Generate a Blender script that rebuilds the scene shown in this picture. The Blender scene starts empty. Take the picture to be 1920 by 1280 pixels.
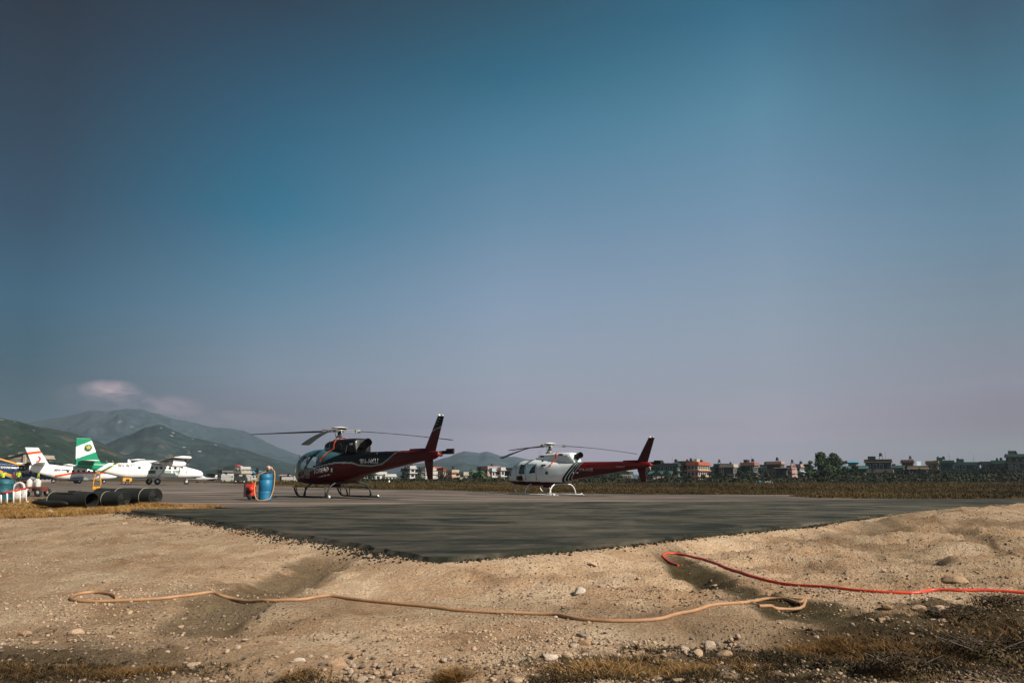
import bpy, bmesh, math, random
import numpy as np
from mathutils import Vector, Matrix
C = bpy.context.scene.collection
rnd = random.Random(7)
PI = math.pi
R = math.radians
# ---------------------------------------------------------------- camera maths (photo pixels -> rays, to place things)
F, CH, HOR = 1493.0, 0.8, 897.0
TH = math.atan((HOR - 640) / F)
def ray(px, py):
    u, v = px - 960, 640 - py
    return Vector((u, F * math.cos(TH) - v * math.sin(TH), F * math.sin(TH) + v * math.cos(TH)))
def P(px, py, Y):
    d = ray(px, py); t = Y / d.y
    return Vector((d.x * t, Y, CH + d.z * t))
def G(px, py, z=0.0):
    d = ray(px, py); t = (z - CH) / d.z
    return Vector((d.x * t, d.y * t, z))
# ---------------------------------------------------------------- noise
def _h(ix, iy, s):
    n = (ix.astype(np.int64) * 374761393 + iy.astype(np.int64) * 668265263 + s * 974634777) & 0xffffffff
    n = ((n ^ (n >> 13)) * 1274126177) & 0xffffffff
    return ((n ^ (n >> 16)) & 0xffff) / 65535.0
def vn(x, y, s=0):
    x = np.asarray(x, float); y = np.asarray(y, float)
    ix = np.floor(x); iy = np.floor(y); fx = x - ix; fy = y - iy
    fx = fx * fx * (3 - 2 * fx); fy = fy * fy * (3 - 2 * fy)
    a = _h(ix, iy, s); b = _h(ix + 1, iy, s); c = _h(ix, iy + 1, s); d = _h(ix + 1, iy + 1, s)
    return (a + (b - a) * fx) * (1 - fy) + (c + (d - c) * fx) * fy
def fbm(x, y, s=0, o=4):
    r = 0; a = .5
    for i in range(o):
        r = r + a * (vn(np.asarray(x) * 2 ** i, np.asarray(y) * 2 ** i, s + i * 17) - .5); a *= .5
    return r
def sst(a, b, x):
    t = np.clip((np.asarray(x, float) - a) / (b - a), 0, 1); return t * t * (3 - 2 * t)
# ---------------------------------------------------------------- materials
MATS = {}
def nt(m): m.use_nodes = True; return m.node_tree
def mat(name, col, rough=.6, metal=0, var=.12, scale=6., bump=0, bscale=40., coat=0, spec=.5):
    if name in MATS: return MATS[name]
    m = bpy.data.materials.new(name); t = nt(m); b = t.nodes['Principled BSDF']
    tc = t.nodes.new('ShaderNodeTexCoord'); n = t.nodes.new('ShaderNodeTexNoise'); n.inputs['Scale'].default_value = scale
    n.inputs['Detail'].default_value = 6; n.inputs['Roughness'].default_value = .65
    t.links.new(tc.outputs['Object'], n.inputs['Vector'])
    r = t.nodes.new('ShaderNodeValToRGB'); t.links.new(n.outputs['Fac'], r.inputs['Fac'])
    r.color_ramp.elements[0].position = .3; r.color_ramp.elements[1].position = .72
    r.color_ramp.elements[0].color = tuple(max(0, c * (1 - var)) for c in col) + (1,)
    r.color_ramp.elements[1].color = tuple(min(1, c * (1 + var)) for c in col) + (1,)
    t.links.new(r.outputs['Color'], b.inputs['Base Color'])
    b.inputs['Roughness'].default_value = rough; b.inputs['Metallic'].default_value = metal
    b.inputs['Specular IOR Level'].default_value = spec
    if coat: b.inputs['Coat Weight'].default_value = coat; b.inputs['Coat Roughness'].default_value = .08
    if bump:
        n2 = t.nodes.new('ShaderNodeTexNoise'); n2.inputs['Scale'].default_value = bscale; n2.inputs['Detail'].default_value = 5
        t.links.new(tc.outputs['Object'], n2.inputs['Vector'])
        bp = t.nodes.new('ShaderNodeBump'); bp.inputs['Strength'].default_value = bump; bp.inputs['Distance'].default_value = .02
        t.links.new(n2.outputs['Fac'], bp.inputs['Height']); t.links.new(bp.outputs['Normal'], b.inputs['Normal'])
    MATS[name] = m; return m
def glass(name, tint=(.3, .36, .36), refl=.12):
    if name in MATS: return MATS[name]
    m = bpy.data.materials.new(name); t = nt(m); t.nodes.clear()
    o = t.nodes.new('ShaderNodeOutputMaterial'); mx = t.nodes.new('ShaderNodeMixShader')
    tr = t.nodes.new('ShaderNodeBsdfTransparent'); tr.inputs[0].default_value = tint + (1,)
    gl = t.nodes.new('ShaderNodeBsdfGlossy'); gl.inputs['Roughness'].default_value = .03; gl.inputs[0].default_value = (.9, .95, .95, 1)
    lw = t.nodes.new('ShaderNodeLayerWeight'); lw.inputs[0].default_value = refl
    t.links.new(lw.outputs['Fresnel'], mx.inputs[0]); t.links.new(tr.outputs[0], mx.inputs[1]); t.links.new(gl.outputs[0], mx.inputs[2])
    t.links.new(mx.outputs[0], o.inputs[0]); MATS[name] = m; return m
def leafmat(name, cols, rough=.7):
    """colour varies from leaf to leaf / clump to clump"""
    if name in MATS: return MATS[name]
    m = bpy.data.materials.new(name); t = nt(m); b = t.nodes['Principled BSDF']
    g = t.nodes.new('ShaderNodeNewGeometry'); tc = t.nodes.new('ShaderNodeTexCoord')
    n = t.nodes.new('ShaderNodeTexNoise'); n.inputs['Scale'].default_value = .35; n.inputs['Detail'].default_value = 3
    t.links.new(tc.outputs['Object'], n.inputs['Vector'])
    a = t.nodes.new('ShaderNodeMath'); a.operation = 'MULTIPLY_ADD'; a.inputs[1].default_value = .55; a.use_clamp = True
    t.links.new(g.outputs['Random Per Island'], a.inputs[0])
    s = t.nodes.new('ShaderNodeMath'); s.operation = 'MULTIPLY_ADD'; s.inputs[1].default_value = 2.2; s.inputs[2].default_value = -.88
    t.links.new(n.outputs['Fac'], s.inputs[0]); t.links.new(s.outputs[0], a.inputs[2])
    r = t.nodes.new('ShaderNodeValToRGB'); el = r.color_ramp.elements
    while len(el) < len(cols): el.new(.5)
    for i, c in enumerate(cols): el[i].position = i / (len(cols) - 1); el[i].color = c + (1,)
    t.links.new(a.outputs[0], r.inputs['Fac']); t.links.new(r.outputs['Color'], b.inputs['Base Color'])
    b.inputs['Roughness'].default_value = rough; b.inputs['Specular IOR Level'].default_value = .2
    MATS[name] = m; return m
# ---------------------------------------------------------------- objects
def tag(o, label=None, cat=None, group=None, kind=None):
    if label: o['label'] = label
    if cat: o['category'] = cat
    if group: o['group'] = group
    if kind: o['kind'] = kind
    return o
def empty(name, loc, rz=0, label=None, cat=None, group=None, scale=1):
    o = bpy.data.objects.new(name, None); C.objects.link(o); o.location = loc; o.rotation_euler = (0, 0, rz)
    o.scale = (scale,) * 3; o.empty_display_size = .3
    return tag(o, label, cat, group)
def dup_tree(o, parent=None):
    c = o.copy(); C.objects.link(c); c.parent = parent
    for ch in list(o.children): dup_tree(ch, c)
    return c
class MB:
    def __init__(s): s.v = []; s.f = []; s.m = []; s.sm = []
    def add(s, vs, fs, mi=0, sm=False):
        b = len(s.v); s.v += [tuple(v) for v in vs]
        for f in fs: s.f.append(tuple(b + i for i in f)); s.m.append(mi); s.sm.append(sm)
        return s
    def box(s, c, d, rz=0, mi=0, M=None):
        hx, hy, hz = d[0] / 2, d[1] / 2, d[2] / 2; vs = []
        cr, sr = math.cos(rz), math.sin(rz)
        for x in (-hx, hx):
            for y in (-hy, hy):
                for z in (-hz, hz):
                    p = Vector((x * cr - y * sr, x * sr + y * cr, z))
                    if M: p = M @ Vector((x, y, z))
                    vs.append((c[0] + p.x, c[1] + p.y, c[2] + p.z))
        return s.add(vs, [(0, 1, 3, 2), (4, 6, 7, 5), (0, 4, 5, 1), (2, 3, 7, 6), (0, 2, 6, 4), (1, 5, 7, 3)], mi)
    def tube(s, pts, r, n=8, mi=0, caps=True, closed=False):
        pts = [Vector(p) for p in pts]; rs = r if isinstance(r, (list, tuple)) else [r] * len(pts)
        N = len(pts); vs = []; up = Vector((0, 0, 1)); last = None
        for i, p in enumerate(pts):
            a = pts[(i - 1) % N] if (i or closed) else p; b = pts[(i + 1) % N] if (i < N - 1 or closed) else p
            d = (b - a); d = d.normalized() if d.length > 1e-9 else Vector((0, 0, 1))
            if last is None:
                last = d.orthogonal().normalized() if abs(d.z) > .95 else d.cross(up).normalized()
            last = (last - d * last.dot(d)); last = last.normalized() if last.length > 1e-6 else d.orthogonal().normalized()
            q = d.cross(last)
            for k in range(n):
                t = 2 * PI * k / n; vs.append(p + (last * math.cos(t) + q * math.sin(t)) * rs[i])
        fs = []
        for i in range(N if closed else N - 1):
            j = (i + 1) % N
            for k in range(n):
                l = (k + 1) % n; fs.append((i * n + k, i * n + l, j * n + l, j * n + k))
        s.add(vs, fs, mi, True)
        if caps and not closed:
            s.add(vs[:n], [tuple(reversed(range(n)))], mi); s.add(vs[-n:], [tuple(range(n))], mi)
        return s
    def lathe(s, prof, c=(0, 0, 0), n=24, mi=0, M=None, sm=True):
        vs = []
        for r, z in prof:
            for k in range(n):
                t = 2 * PI * k / n; p = Vector((r * math.cos(t), r * math.sin(t), z))
                if M: p = M @ p
                vs.append((c[0] + p.x, c[1] + p.y, c[2] + p.z))
        fs = []
        for i in range(len(prof) - 1):
            for k in range(n):
                l = (k + 1) % n; fs.append((i * n + k, i * n + l, (i + 1) * n + l, (i + 1) * n + k))
        s.add(vs, fs, mi, sm)
        return s
    def prism(s, poly, a, b, axis='y', mi=0):
        """poly: list of 2-d points; extruded between a and b along axis"""
        n = len(poly); vs = []
        for q in (a, b):
            for (u, w) in poly:
                vs.append({'y': (u, q, w), 'x': (q, u, w), 'z': (u, w, q)}[axis])
        fs = [tuple(range(n)), tuple(reversed(range(n, 2 * n)))] + [(i, i + n, (i + 1) % n + n, (i + 1) % n) for i in range(n)]
        return s.add(vs, fs, mi)
    def build(s, name, mats, parent=None, bevel=0, fixn=True):
        me = bpy.data.meshes.new(name); me.from_pydata(s.v, [], s.f)
        if not isinstance(mats, (list, tuple)): mats = [mats]
        for m in mats: me.materials.append(m)
        me.polygons.foreach_set('material_index', s.m); me.polygons.foreach_set('use_smooth', s.sm)
        if fixn:
            bm = bmesh.new(); bm.from_mesh(me); bmesh.ops.remove_doubles(bm, verts=bm.verts, dist=1e-5)
            bmesh.ops.recalc_face_normals(bm, faces=bm.faces); bm.to_mesh(me); bm.free()
        me.update()
        o = bpy.data.objects.new(name, me); C.objects.link(o); o.parent = parent
        if bevel:
            md = o.modifiers.new('b', 'BEVEL'); md.width = bevel; md.segments = 2; md.limit_method = 'ANGLE'
        return o
def hermite(st, step):
    """resample rows (x, a, b, ...) smoothly, x decreasing"""
    st = np.array(st, float); x = -st[:, 0]; out = []
    m = np.zeros_like(st)
    for i in range(len(st)):
        a = max(i - 1, 0); b = min(i + 1, len(st) - 1)
        m[i] = (st[b] - st[a]) / (x[b] - x[a])
    for i in range(len(st) - 1):
        h = x[i + 1] - x[i]; k = max(1, int(math.ceil(h / step)))
        for j in range(k):
            t = j / k
            out.append((2 * t ** 3 - 3 * t ** 2 + 1) * st[i] + (t ** 3 - 2 * t ** 2 + t) * h * m[i] + (-2 * t ** 3 + 3 * t ** 2) * st[i + 1] + (t ** 3 - t ** 2) * h * m[i + 1])
    out.append(st[-1]); return np.array(out)
def loft_parts(st, step, n, expo, cls, parts, parent, y0=0):
    """skin over stations (x, zbottom, ztop, halfwidth); every face goes to the part/material that cls(x,y,z) names.
    parts: {part_name: (obj_name, [materials])}; cls returns (part_name, material_index)"""
    S = hermite(st, step); rings = []
    for x, zb, zt, hw in S:
        ring = []; zt = max(zt, zb + .01); hw = max(hw, .005)
        K = n * 6; tt = 2 * PI * (np.arange(K + 1) + .5) / K; c = np.cos(tt); s_ = np.sin(tt); e = 2 / expo
        py_ = hw * np.sign(c) * np.abs(c) ** e; pz_ = (zb + zt) / 2 + (zt - zb) / 2 * np.sign(s_) * np.abs(s_) ** e
        L_ = np.concatenate([[0], np.cumsum(np.hypot(np.diff(py_), np.diff(pz_)))]); u = np.arange(n) / n * L_[-1]
        ring = [(float(x), y0 + float(a), float(b)) for a, b in zip(np.interp(u, L_, py_), np.interp(u, L_, pz_))]
        rings.append(ring)
    mbs = {}
    def put(vs, sm=True):
        c = [sum(v[i] for v in vs) / len(vs) for i in range(3)]
        nm, mi = cls(*c); mbs.setdefault(nm, MB()).add(vs, [tuple(range(len(vs)))], mi, sm)
    for i in range(len(rings) - 1):
        for k in range(n):
            l = (k + 1) % n; put([rings[i][k], rings[i + 1][k], rings[i + 1][l], rings[i][l]])
    put(rings[0]); put(list(reversed(rings[-1])))
    out = {}
    for nm, mb in mbs.items():
        on, ms = parts[nm]; out[nm] = mb.build(on, ms, parent)
    return out
def airfoil(c, th, n=9):
    """closed section, x from 0 (leading, +) to -c, z thickness"""
    up = []; lo = []
    for i in range(n):
        t = (i / (n - 1)) ** 1.6; y = 5 * th * (.2969 * math.sqrt(t) - .126 * t - .3516 * t * t + .2843 * t ** 3 - .1036 * t ** 4) * c
        up.append((-t * c, y)); lo.append((-t * c, -y * .6))
    return up + list(reversed(lo[1:-1]))
def wing(mb, secs, mi=0, vertical=False, cls=None):
    """secs: (span, x_lead, z, chord, thickness); vertical -> span is height"""
    rs = []
    for sp, xl, z, c, th in secs:
        rs.append([(xl + a, sp, z + b) if not vertical else (xl + a, b + z, sp) for a, b in airfoil(c, th, 24 if vertical else 9)])
    n = len(rs[0])
    for i in range(len(rs) - 1):
        for k in range(n):
            l = (k + 1) % n; vs = [rs[i][k], rs[i + 1][k], rs[i + 1][l], rs[i][l]]
            q = mi
            if cls: q = cls(*[sum(v[j] for v in vs) / 4 for j in range(3)])
            mb.add(vs, [(0, 1, 2, 3)], q, True)
    for r_ in (rs[0], rs[-1]): mb.add(r_, [tuple(range(n))], cls(*r_[n // 3]) if cls else mi)
    return mb
def text_part(name, txt, size, m, parent, loc, rot, shear=0, thick=.004, sx=1, align='CENTER', bold=0):
    cu = bpy.data.curves.new('t', 'FONT'); cu.body = txt; cu.size = size; cu.align_x = align; cu.extrude = thick; cu.shear = shear; cu.offset = bold
    o = bpy.data.objects.new('t', cu); C.objects.link(o); bpy.context.view_layer.update()
    dg = bpy.context.evaluated_depsgraph_get(); me = bpy.data.meshes.new_from_object(o.evaluated_get(dg))
    bpy.data.objects.remove(o); bpy.data.curves.remove(cu)
    me.materials.clear(); me.materials.append(m)
    p = bpy.data.objects.new(name, me); me.name = name; C.objects.link(p); p.parent = parent; p.location = loc; p.rotation_euler = rot; p.scale = (sx, 1, 1)
    return p
SKY = [[60, [4, 200, 400, 560, 700, 740, 890], [[0.0, 0.0028, 0.0119], [0.0, 0.0131, 0.0303], [0.0, 0.0252, 0.058], [0.0, 0.0539, 0.1024], [0.0, 0.0414, 0.0706], [0.0, 0.0414, 0.0706], [0.0, 0.0414, 0.0706]]], [500, [4, 200, 400, 560, 700, 770, 850], [[0.0, 0.0147, 0.034], [0.0, 0.0509, 0.0998], [0.0, 0.0943, 0.1665], [0.0607, 0.1451, 0.2204], [0.1392, 0.1791, 0.2384], [0.1523, 0.146, 0.2073], [0.1523, 0.146, 0.2073]]], [950, [4, 140, 280, 420, 560, 700, 800, 845], [[0.0, 0.0361, 0.066], [0.0, 0.0713, 0.1258], [0.0309, 0.1228, 0.202], [0.0807, 0.1625, 0.247], [0.1498, 0.2145, 0.3095], [0.2196, 0.2502, 0.3181], [0.2957, 0.262, 0.3474], [0.6411, 0.4845, 0.6402]]], [1450, [4, 200, 400, 600, 720, 800, 850], [[0.0, 0.0729, 0.1351], [0.0452, 0.1462, 0.2208], [0.0984, 0.1787, 0.2675], [0.1734, 0.2197, 0.2842], [0.2165, 0.2265, 0.288], [0.3124, 0.2553, 0.3252], [0.4916, 0.3564, 0.4603]]], [1870, [4, 200, 400, 600, 720, 800, 840], [[0.0, 0.0358, 0.071], [0.0114, 0.0894, 0.1437], [0.051, 0.1242, 0.1952], [0.104, 0.1379, 0.1817], [0.1447, 0.1203, 0.1751], [0.1058, 0.0258, 0.0788], [0.1128, 0.0, 0.0188]]]]
# ---------------------------------------------------------------- shape of the ground
SUN_AZ = Vector((.80, -.60, 0)).normalized(); SUN_EL = R(38)
def gz(x, y):      # paved apron: flat, sinking a little under the white helicopter
    return -.15 * sst(-5, 2, x) * sst(26, 42, y)
def W(pts, z=0.0): return [G(a, b, z) for a, b in pts]
newasph = [(v.x, v.y) for v in W([(806, 1046), (760, 1038), (700, 1026), (620, 1012), (540, 999), (460, 985), (380, 973), (320, 966), (262, 960), (240, 956), (300, 954.5), (420, 953.5), (600, 949), (840, 943.5), (1110, 939.5), (1350, 940), (1580, 934), (1700, 930.5), (2150, 929), (2500, 927), (2150, 936), (1990, 941), (1900, 945.5), (1800, 952), (1700, 961), (1600, 971), (1500, 984), (1400, 993), (1300, 1002), (1200, 1014), (1100, 1024), (1000, 1032), (900, 1041), (840, 1047)])]
apron = [(v.x, v.y) for v in W([(-500, 940), (0, 939), (60, 935), (105, 934), (200, 936), (300, 945), (420, 951), (600, 955), (900, 960), (1700, 950), (2500, 935), (2500, 929), (1760, 929.5), (1600, 929), (1530, 927.5), (1478, 924.5), (1500, 922.4), (1300, 922), (1050, 921), (860, 919.5), (700, 917), (600, 913), (500, 909), (400, 904.5), (330, 903.4), (200, 902.6), (-100, 902.6), (-900, 902.6)])]
def inpoly(x, y, poly):
    x = np.asarray(x, float); y = np.asarray(y, float); ins = np.zeros(x.shape, bool); n = len(poly)
    for i in range(n):
        x1, y1 = poly[i]; x2, y2 = poly[(i + 1) % n]
        c = ((y1 > y) != (y2 > y)) & (x < (x2 - x1) * (y - y1) / ((y2 - y1) or 1e-9) + x1); ins ^= c
    return ins
def pdist(x, y, poly, closed=True):
    x = np.asarray(x, float); y = np.asarray(y, float); d = np.full(x.shape, 1e9); n = len(poly)
    for i in range(n if closed else n - 1):
        x1, y1 = poly[i][:2]; x2, y2 = poly[(i + 1) % n][:2]; dx, dy = x2 - x1, y2 - y1
        t = np.clip(((x - x1) * dx + (y - y1) * dy) / (dx * dx + dy * dy + 1e-12), 0, 1)
        d = np.minimum(d, np.hypot(x - x1 - t * dx, y - y1 - t * dy))
    return d
gul = [  # runs of water in the dirt: image line, half width, depth, how dark the soil is toned
    (W([(690, 1038), (600, 1062), (540, 1090), (480, 1115), (420, 1140), (370, 1160)], -.14), .42, .085, .75),
    (W([(1238, 1036), (1290, 1062), (1350, 1090), (1420, 1110), (1490, 1130)], -.14), .28, .05, 1.0),
    (W([(1490, 1130), (1580, 1150), (1700, 1170), (1860, 1195), (2000, 1215)], -.14), .5, .05, 1.0),
    (W([(1480, 1000), (1530, 1020), (1570, 1036), (1640, 1052)], -.14), .07, .035, .5),
    (W([(1580, 1020), (1650, 1035), (1700, 1048), (1760, 1056)], -.14), .10, .03, .45),
    (W([(1790, 1000), (1850, 1022), (1930, 1050)], -.14), .2, .05, .6),
    (W([(1270, 1170), (1330, 1190), (1400, 1222), (1460, 1240), (1530, 1262)], -.14), .07, .045, .5),
    (W([(60, 985), (150, 983), (230, 982), (300, 978)], -.14), .12, .02, .3),
    (W([(310, 1015), (350, 1012), (400, 1005)], -.14), .08, .02, .35),
]
HOSES = []
darkened_area = [(v.x, v.y) for v in W([(1232, 1037), (1262, 1039), (1330, 1060), (1440, 1098), (1520, 1122), (1640, 1150), (1760, 1140), (1960, 1150), (1960, 1300), (1440, 1300), (1490, 1240), (1560, 1205), (1520, 1168), (1420, 1150), (1400, 1128), (1330, 1105), (1268, 1070)], -.15)]  # outline of ground toned dark olive, reaching into the lower right
def terrain(x, y, want=False):
    x = np.asarray(x, float); y = np.asarray(y, float)
    z = gz(x, y) - .035
    near = (y > -20) & (y < 60) & (np.abs(x) < 60)
    darkened = np.zeros(x.shape)
    if near.any():
        xx, yy = x[near], y[near]; ins = inpoly(xx, yy, newasph); da = pdist(xx, yy, newasph)
        ap = inpoly(xx, yy, apron); dap = pdist(xx, yy, apron)
        out = np.where(ins | ap, 0, 1) * np.minimum(sst(0, .9, da), sst(0, .5, dap))
        zz = z[near]
        und = fbm(xx * .45, yy * .45, 3, 3) * .22
        und2 = fbm(xx * 1.6 + yy * .5, yy * 1.6, 9, 4) * .12 + fbm(xx * 6, yy * 6, 21, 4) * .072 + fbm(xx * 24, yy * 24, 31, 2) * .020 * sst(9, 5, yy)
        drop = -.05 * sst(0, .5, da) - .05 * sst(1, 4, da) - .25 * sst(2.2, 5.5, xx) * sst(5.2, 3.2, yy)
        drop = drop + .10 * sst(3, 9, xx) * sst(9, 13, yy) * sst(60, 20, yy) * .5
        dd = np.zeros(xx.shape)
        for ln, w, dep, tone in gul:
            q = pdist(xx, yy, [(p.x, p.y) for p in ln], False) + fbm(xx * 3, yy * 3, 5, 3) * w * .9
            k = sst(w, w * .15, q); drop = drop - dep * k * .8; dd = np.maximum(dd, tone * sst(w * 1.05, w * .6, q))
        a_ = xx * .83 - yy * .56; b__ = xx * .56 + yy * .83; rid = np.abs(fbm(a_ * .55, b__ * 1.5, 15, 4)) * .75
        und2 = und2 - rid * (.35 + .9 * sst(0, 4, xx)) * sst(3.5, 5, yy); und = und + .16 * sst(3.5, 8, xx) * sst(5.5, 9, yy)
        if HOSES:
            dh = np.minimum.reduce([pdist(xx, yy, h_, False) for h_ in HOSES]); und2 = und2 * (.12 + .88 * sst(.04, .45, dh))
            zz = zz + out * und2
        zz = zz + out * (und + drop * 1.0) - np.where(ins, .03, 0)
        if want:
            i2 = inpoly(xx, yy, darkened_area); d2 = pdist(xx, yy, darkened_area) * np.where(i2, 1, -1) + fbm(xx * 4, yy * 4, 44, 4) * .12; dd = np.maximum(dd, .95 * sst(-.03, .06, d2))
            nn_ = fbm(xx * .8, yy * .8, 71, 5); dd = np.maximum(dd, .85 * sst(-.14, .18, nn_) * np.clip(sst(-.8, -2.4, xx) * sst(6.5, 4, yy) + sst(3.2, 6, xx) * .8, 0, 1)); dd = np.maximum(dd, .38 * sst(.0, .2, nn_)); dd = np.maximum(dd, .34 * sst(-1.2, -5, xx) + .30 * sst(2.2, 5, xx) + .30 * sst(4.6, 3.4, yy) * sst(-.3, -1.6, xx))  # uneven soil tone, with lens falloff painted in toward left, right and front
        zz = np.minimum(zz, np.where(ins | ap, gz(xx, yy) - .03, 9))
        z = z.copy(); z[near] = zz; darkened[near] = dd * out
    far = sst(220, 900, np.hypot(x, y))
    z = z - far * .3
    return (z, darkened) if want else z
def tz(x, y): return float(terrain(np.array([float(x)]), np.array([float(y)]))[0])
def GTA(pix):
    pix = list(pix); z = np.full(len(pix), -.05); D = [ray(a, b) for a, b in pix]; dx = np.array([d.x / d.z for d in D]); dy = np.array([d.y / d.z for d in D])
    for _ in range(9): z = .4 * z + .6 * terrain(dx * (z - CH), dy * (z - CH))
    return [Vector((float(a), float(b), float(c))) for a, b, c in zip(dx * (z - CH), dy * (z - CH), z)]
def GT(px, py):    # where a ray through a photo pixel meets the ground as modelled
    z = -.05
    for _ in range(9):
        p = G(px, py, z); z = .4 * z + .6 * tz(p.x, p.y)
    return G(px, py, z)
hose_tan = [(219, 1122), (208, 1114.5), (182, 1110.5), (152, 1113), (134, 1120), (137, 1125.5), (165, 1128.5), (220, 1127.5), (300, 1123.5), (350, 1117), (395, 1111), (415, 1117.5), (440, 1126), (500, 1128), (560, 1124.5), (600, 1119), (622, 1117), (680, 1125.5), (740, 1131.5), (800, 1137.5), (850, 1144.5), (920, 1148.5), (1000, 1150.5), (1040, 1151.5), (1080, 1159.5), (1130, 1163), (1180, 1163), (1240, 1159.5), (1290, 1148), (1340, 1135), (1390, 1130.5), (1430, 1125.5), (1470, 1124), (1498, 1128.5), (1511, 1136), (1500, 1141), (1460, 1142.5), (1422, 1136)]
hose_red = [(1272, 1060), (1250, 1050), (1243, 1043), (1252, 1038), (1275, 1039), (1320, 1049), (1370, 1068), (1420, 1082), (1470, 1091), (1530, 1096), (1600, 1103), (1660, 1108), (1720, 1109), (1750, 1105), (1800, 1107), (1860, 1108.5), (1960, 1113)]
PT, PR = GTA(hose_tan), GTA(hose_red)
HOSES += [[(v.x, v.y) for v in PT], [(v.x, v.y) for v in PR]]
# ---------------------------------------------------------------- ground sheet
def axis(segs):
    out = []
    for a, b, s in segs: out += list(np.arange(a, b - 1e-6, s))
    return np.array(out + [segs[-1][1]])
gx = np.concatenate([-np.geomspace(8900, 31, 26), axis([(-30, -8, .22), (-8, 8, .04), (8, 40, .22)]), np.geomspace(41, 8900, 26)])
gy = np.concatenate([-np.geomspace(8900, 3, 20), axis([(-2, 2.4, .3), (2.4, 9, .036), (9, 14, .08), (14, 46, .35)]), np.geomspace(47, 8900, 60)])
XX, YY = np.meshgrid(gx, gy); ZZ, DD = terrain(XX.ravel(), YY.ravel(), True)
nx_, ny_ = len(gx), len(gy)
vs = np.stack([XX.ravel(), YY.ravel(), ZZ], 1)
ii = np.arange(nx_ * ny_).reshape(ny_, nx_)
q = np.stack([ii[:-1, :-1].ravel(), ii[:-1, 1:].ravel(), ii[1:, 1:].ravel(), ii[1:, :-1].ravel()], 1)
me = bpy.data.meshes.new('ground'); me.vertices.add(len(vs)); me.vertices.foreach_set('co', vs.astype(np.float32).ravel())
me.loops.add(q.size); me.loops.foreach_set('vertex_index', q.astype(np.int32).ravel())
me.polygons.add(len(q)); me.polygons.foreach_set('loop_start', (np.arange(len(q)) * 4).astype(np.int32))
me.update(calc_edges=True); me.polygons.foreach_set('use_smooth', np.ones(len(q), bool))
xr, yr = XX.ravel(), YY.ravel()
edge = 14 + 0 * yr
# dirt in front, field behind; a grass strip left by the pipes
strip = [(v.x, v.y) for v in W([(-900, 962), (60, 961), (170, 957), (250, 958), (330, 953), (430, 950), (300, 943), (200, 934), (-900, 934)])]
fieldp = [(v.x, v.y) for v in W([(380, 902.9), (500, 909), (700, 917), (1050, 921), (1300, 922), (1500, 922.5), (1480, 925), (1600, 929), (1760, 929.5), (2500, 928), (3500, 925)])]
wf = np.clip(sst(44, 50, yr) + 0, 0, 1)
sel = (yr > 5) & (yr < 60) & (np.abs(xr) < 60)
ws = np.zeros(xr.shape); xs_, ys_ = xr[sel], yr[sel]
i_ = inpoly(xs_, ys_, strip); d_ = pdist(xs_, ys_, strip) * np.where(i_, 1, -1) + fbm(xs_ * 1.3, ys_ * 1.3, 77, 3) * 1.0
ws[sel] = sst(-.15, .25, d_)
rr = (yr > 30) & (yr <= 50); wr = np.zeros(xr.shape); wr[rr] = sst(33.5, 36.5, yr[rr] + fbm(xr[rr] * .3, yr[rr] * .3, 8, 3) * 3) * (xr[rr] > 8)
wgrass = np.clip(np.maximum(np.maximum(wf, ws), wr), 0, 1)
# dry turf patches and dark vegetated soil near the camera
veg = np.zeros(xr.shape); nb = (yr > 1) & (yr < 12) & (np.abs(xr) < 12)
def blob(px, py, rx, ry, w):
    p = G(px, py, -.12); q_ = np.hypot((xr[nb] - p.x) / rx, (yr[nb] - p.y) / ry) + fbm(xr[nb] * 2.5, yr[nb] * 2.5, 91, 4) * 1.3
    veg[nb] = np.maximum(veg[nb], w * sst(1.1, .6, q_))
for b_ in [(1200, 1250, .55, .16, 1), (1330, 1270, .4, .18, .8), (60, 1262, 1.1, .25, .9), (250, 1268, .35, .12, .8), (1550, 1240, .9, .3, 1), (1750, 1230, 1., .42, 1), (1900, 1180, .8, .6, 1), (1640, 1165, .5, .25, .6), (1860, 1140, .7, .22, .8), (0, 1225, .5, .4, .7), (560, 1272, .3, .08, .5), (1780, 1200, 1.3, .6, .95), (1880, 1130, .9, .35, .9), (1640, 1200, .6, .4, .8), (120, 1215, .7, .3, .6)]: blob(*b_)
for nm, ar in (('darkened', DD), ('grass', wgrass), ('veg', veg)):
    at = me.attributes.new(nm, 'FLOAT', 'POINT'); at.data.foreach_set('value', ar.astype(np.float32))
ground = bpy.data.objects.new('ground', me); C.objects.link(ground)
tag(ground, 'pale brown bare dirt with washed runnels, turning to dry field beyond the apron', 'ground', kind='structure')
m = bpy.data.materials.new('dirt_ground'); t = nt(m); b = t.nodes['Principled BSDF']; N = t.nodes.new; L = t.links.new
def noise(t, sc, det=6, rgh=.6, vec=None, dist=0):
    n = t.nodes.new('ShaderNodeTexNoise'); n.inputs['Scale'].default_value = sc; n.inputs['Detail'].default_value = det
    n.inputs['Roughness'].default_value = rgh; n.inputs['Distortion'].default_value = dist
    if vec: t.links.new(vec, n.inputs['Vector'])
    return n.outputs['Fac']
def ramp(t, fac, stops):
    r = t.nodes.new('ShaderNodeValToRGB'); el = r.color_ramp.elements
    while len(el) < len(stops): el.new(.5)
    for i, (p, c) in enumerate(stops): el[i].position = p; el[i].color = (tuple(c) + (1,)) if not isinstance(c, (int, float)) else (c, c, c, 1)
    t.links.new(fac, r.inputs['Fac']); return r.outputs['Color']
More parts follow.
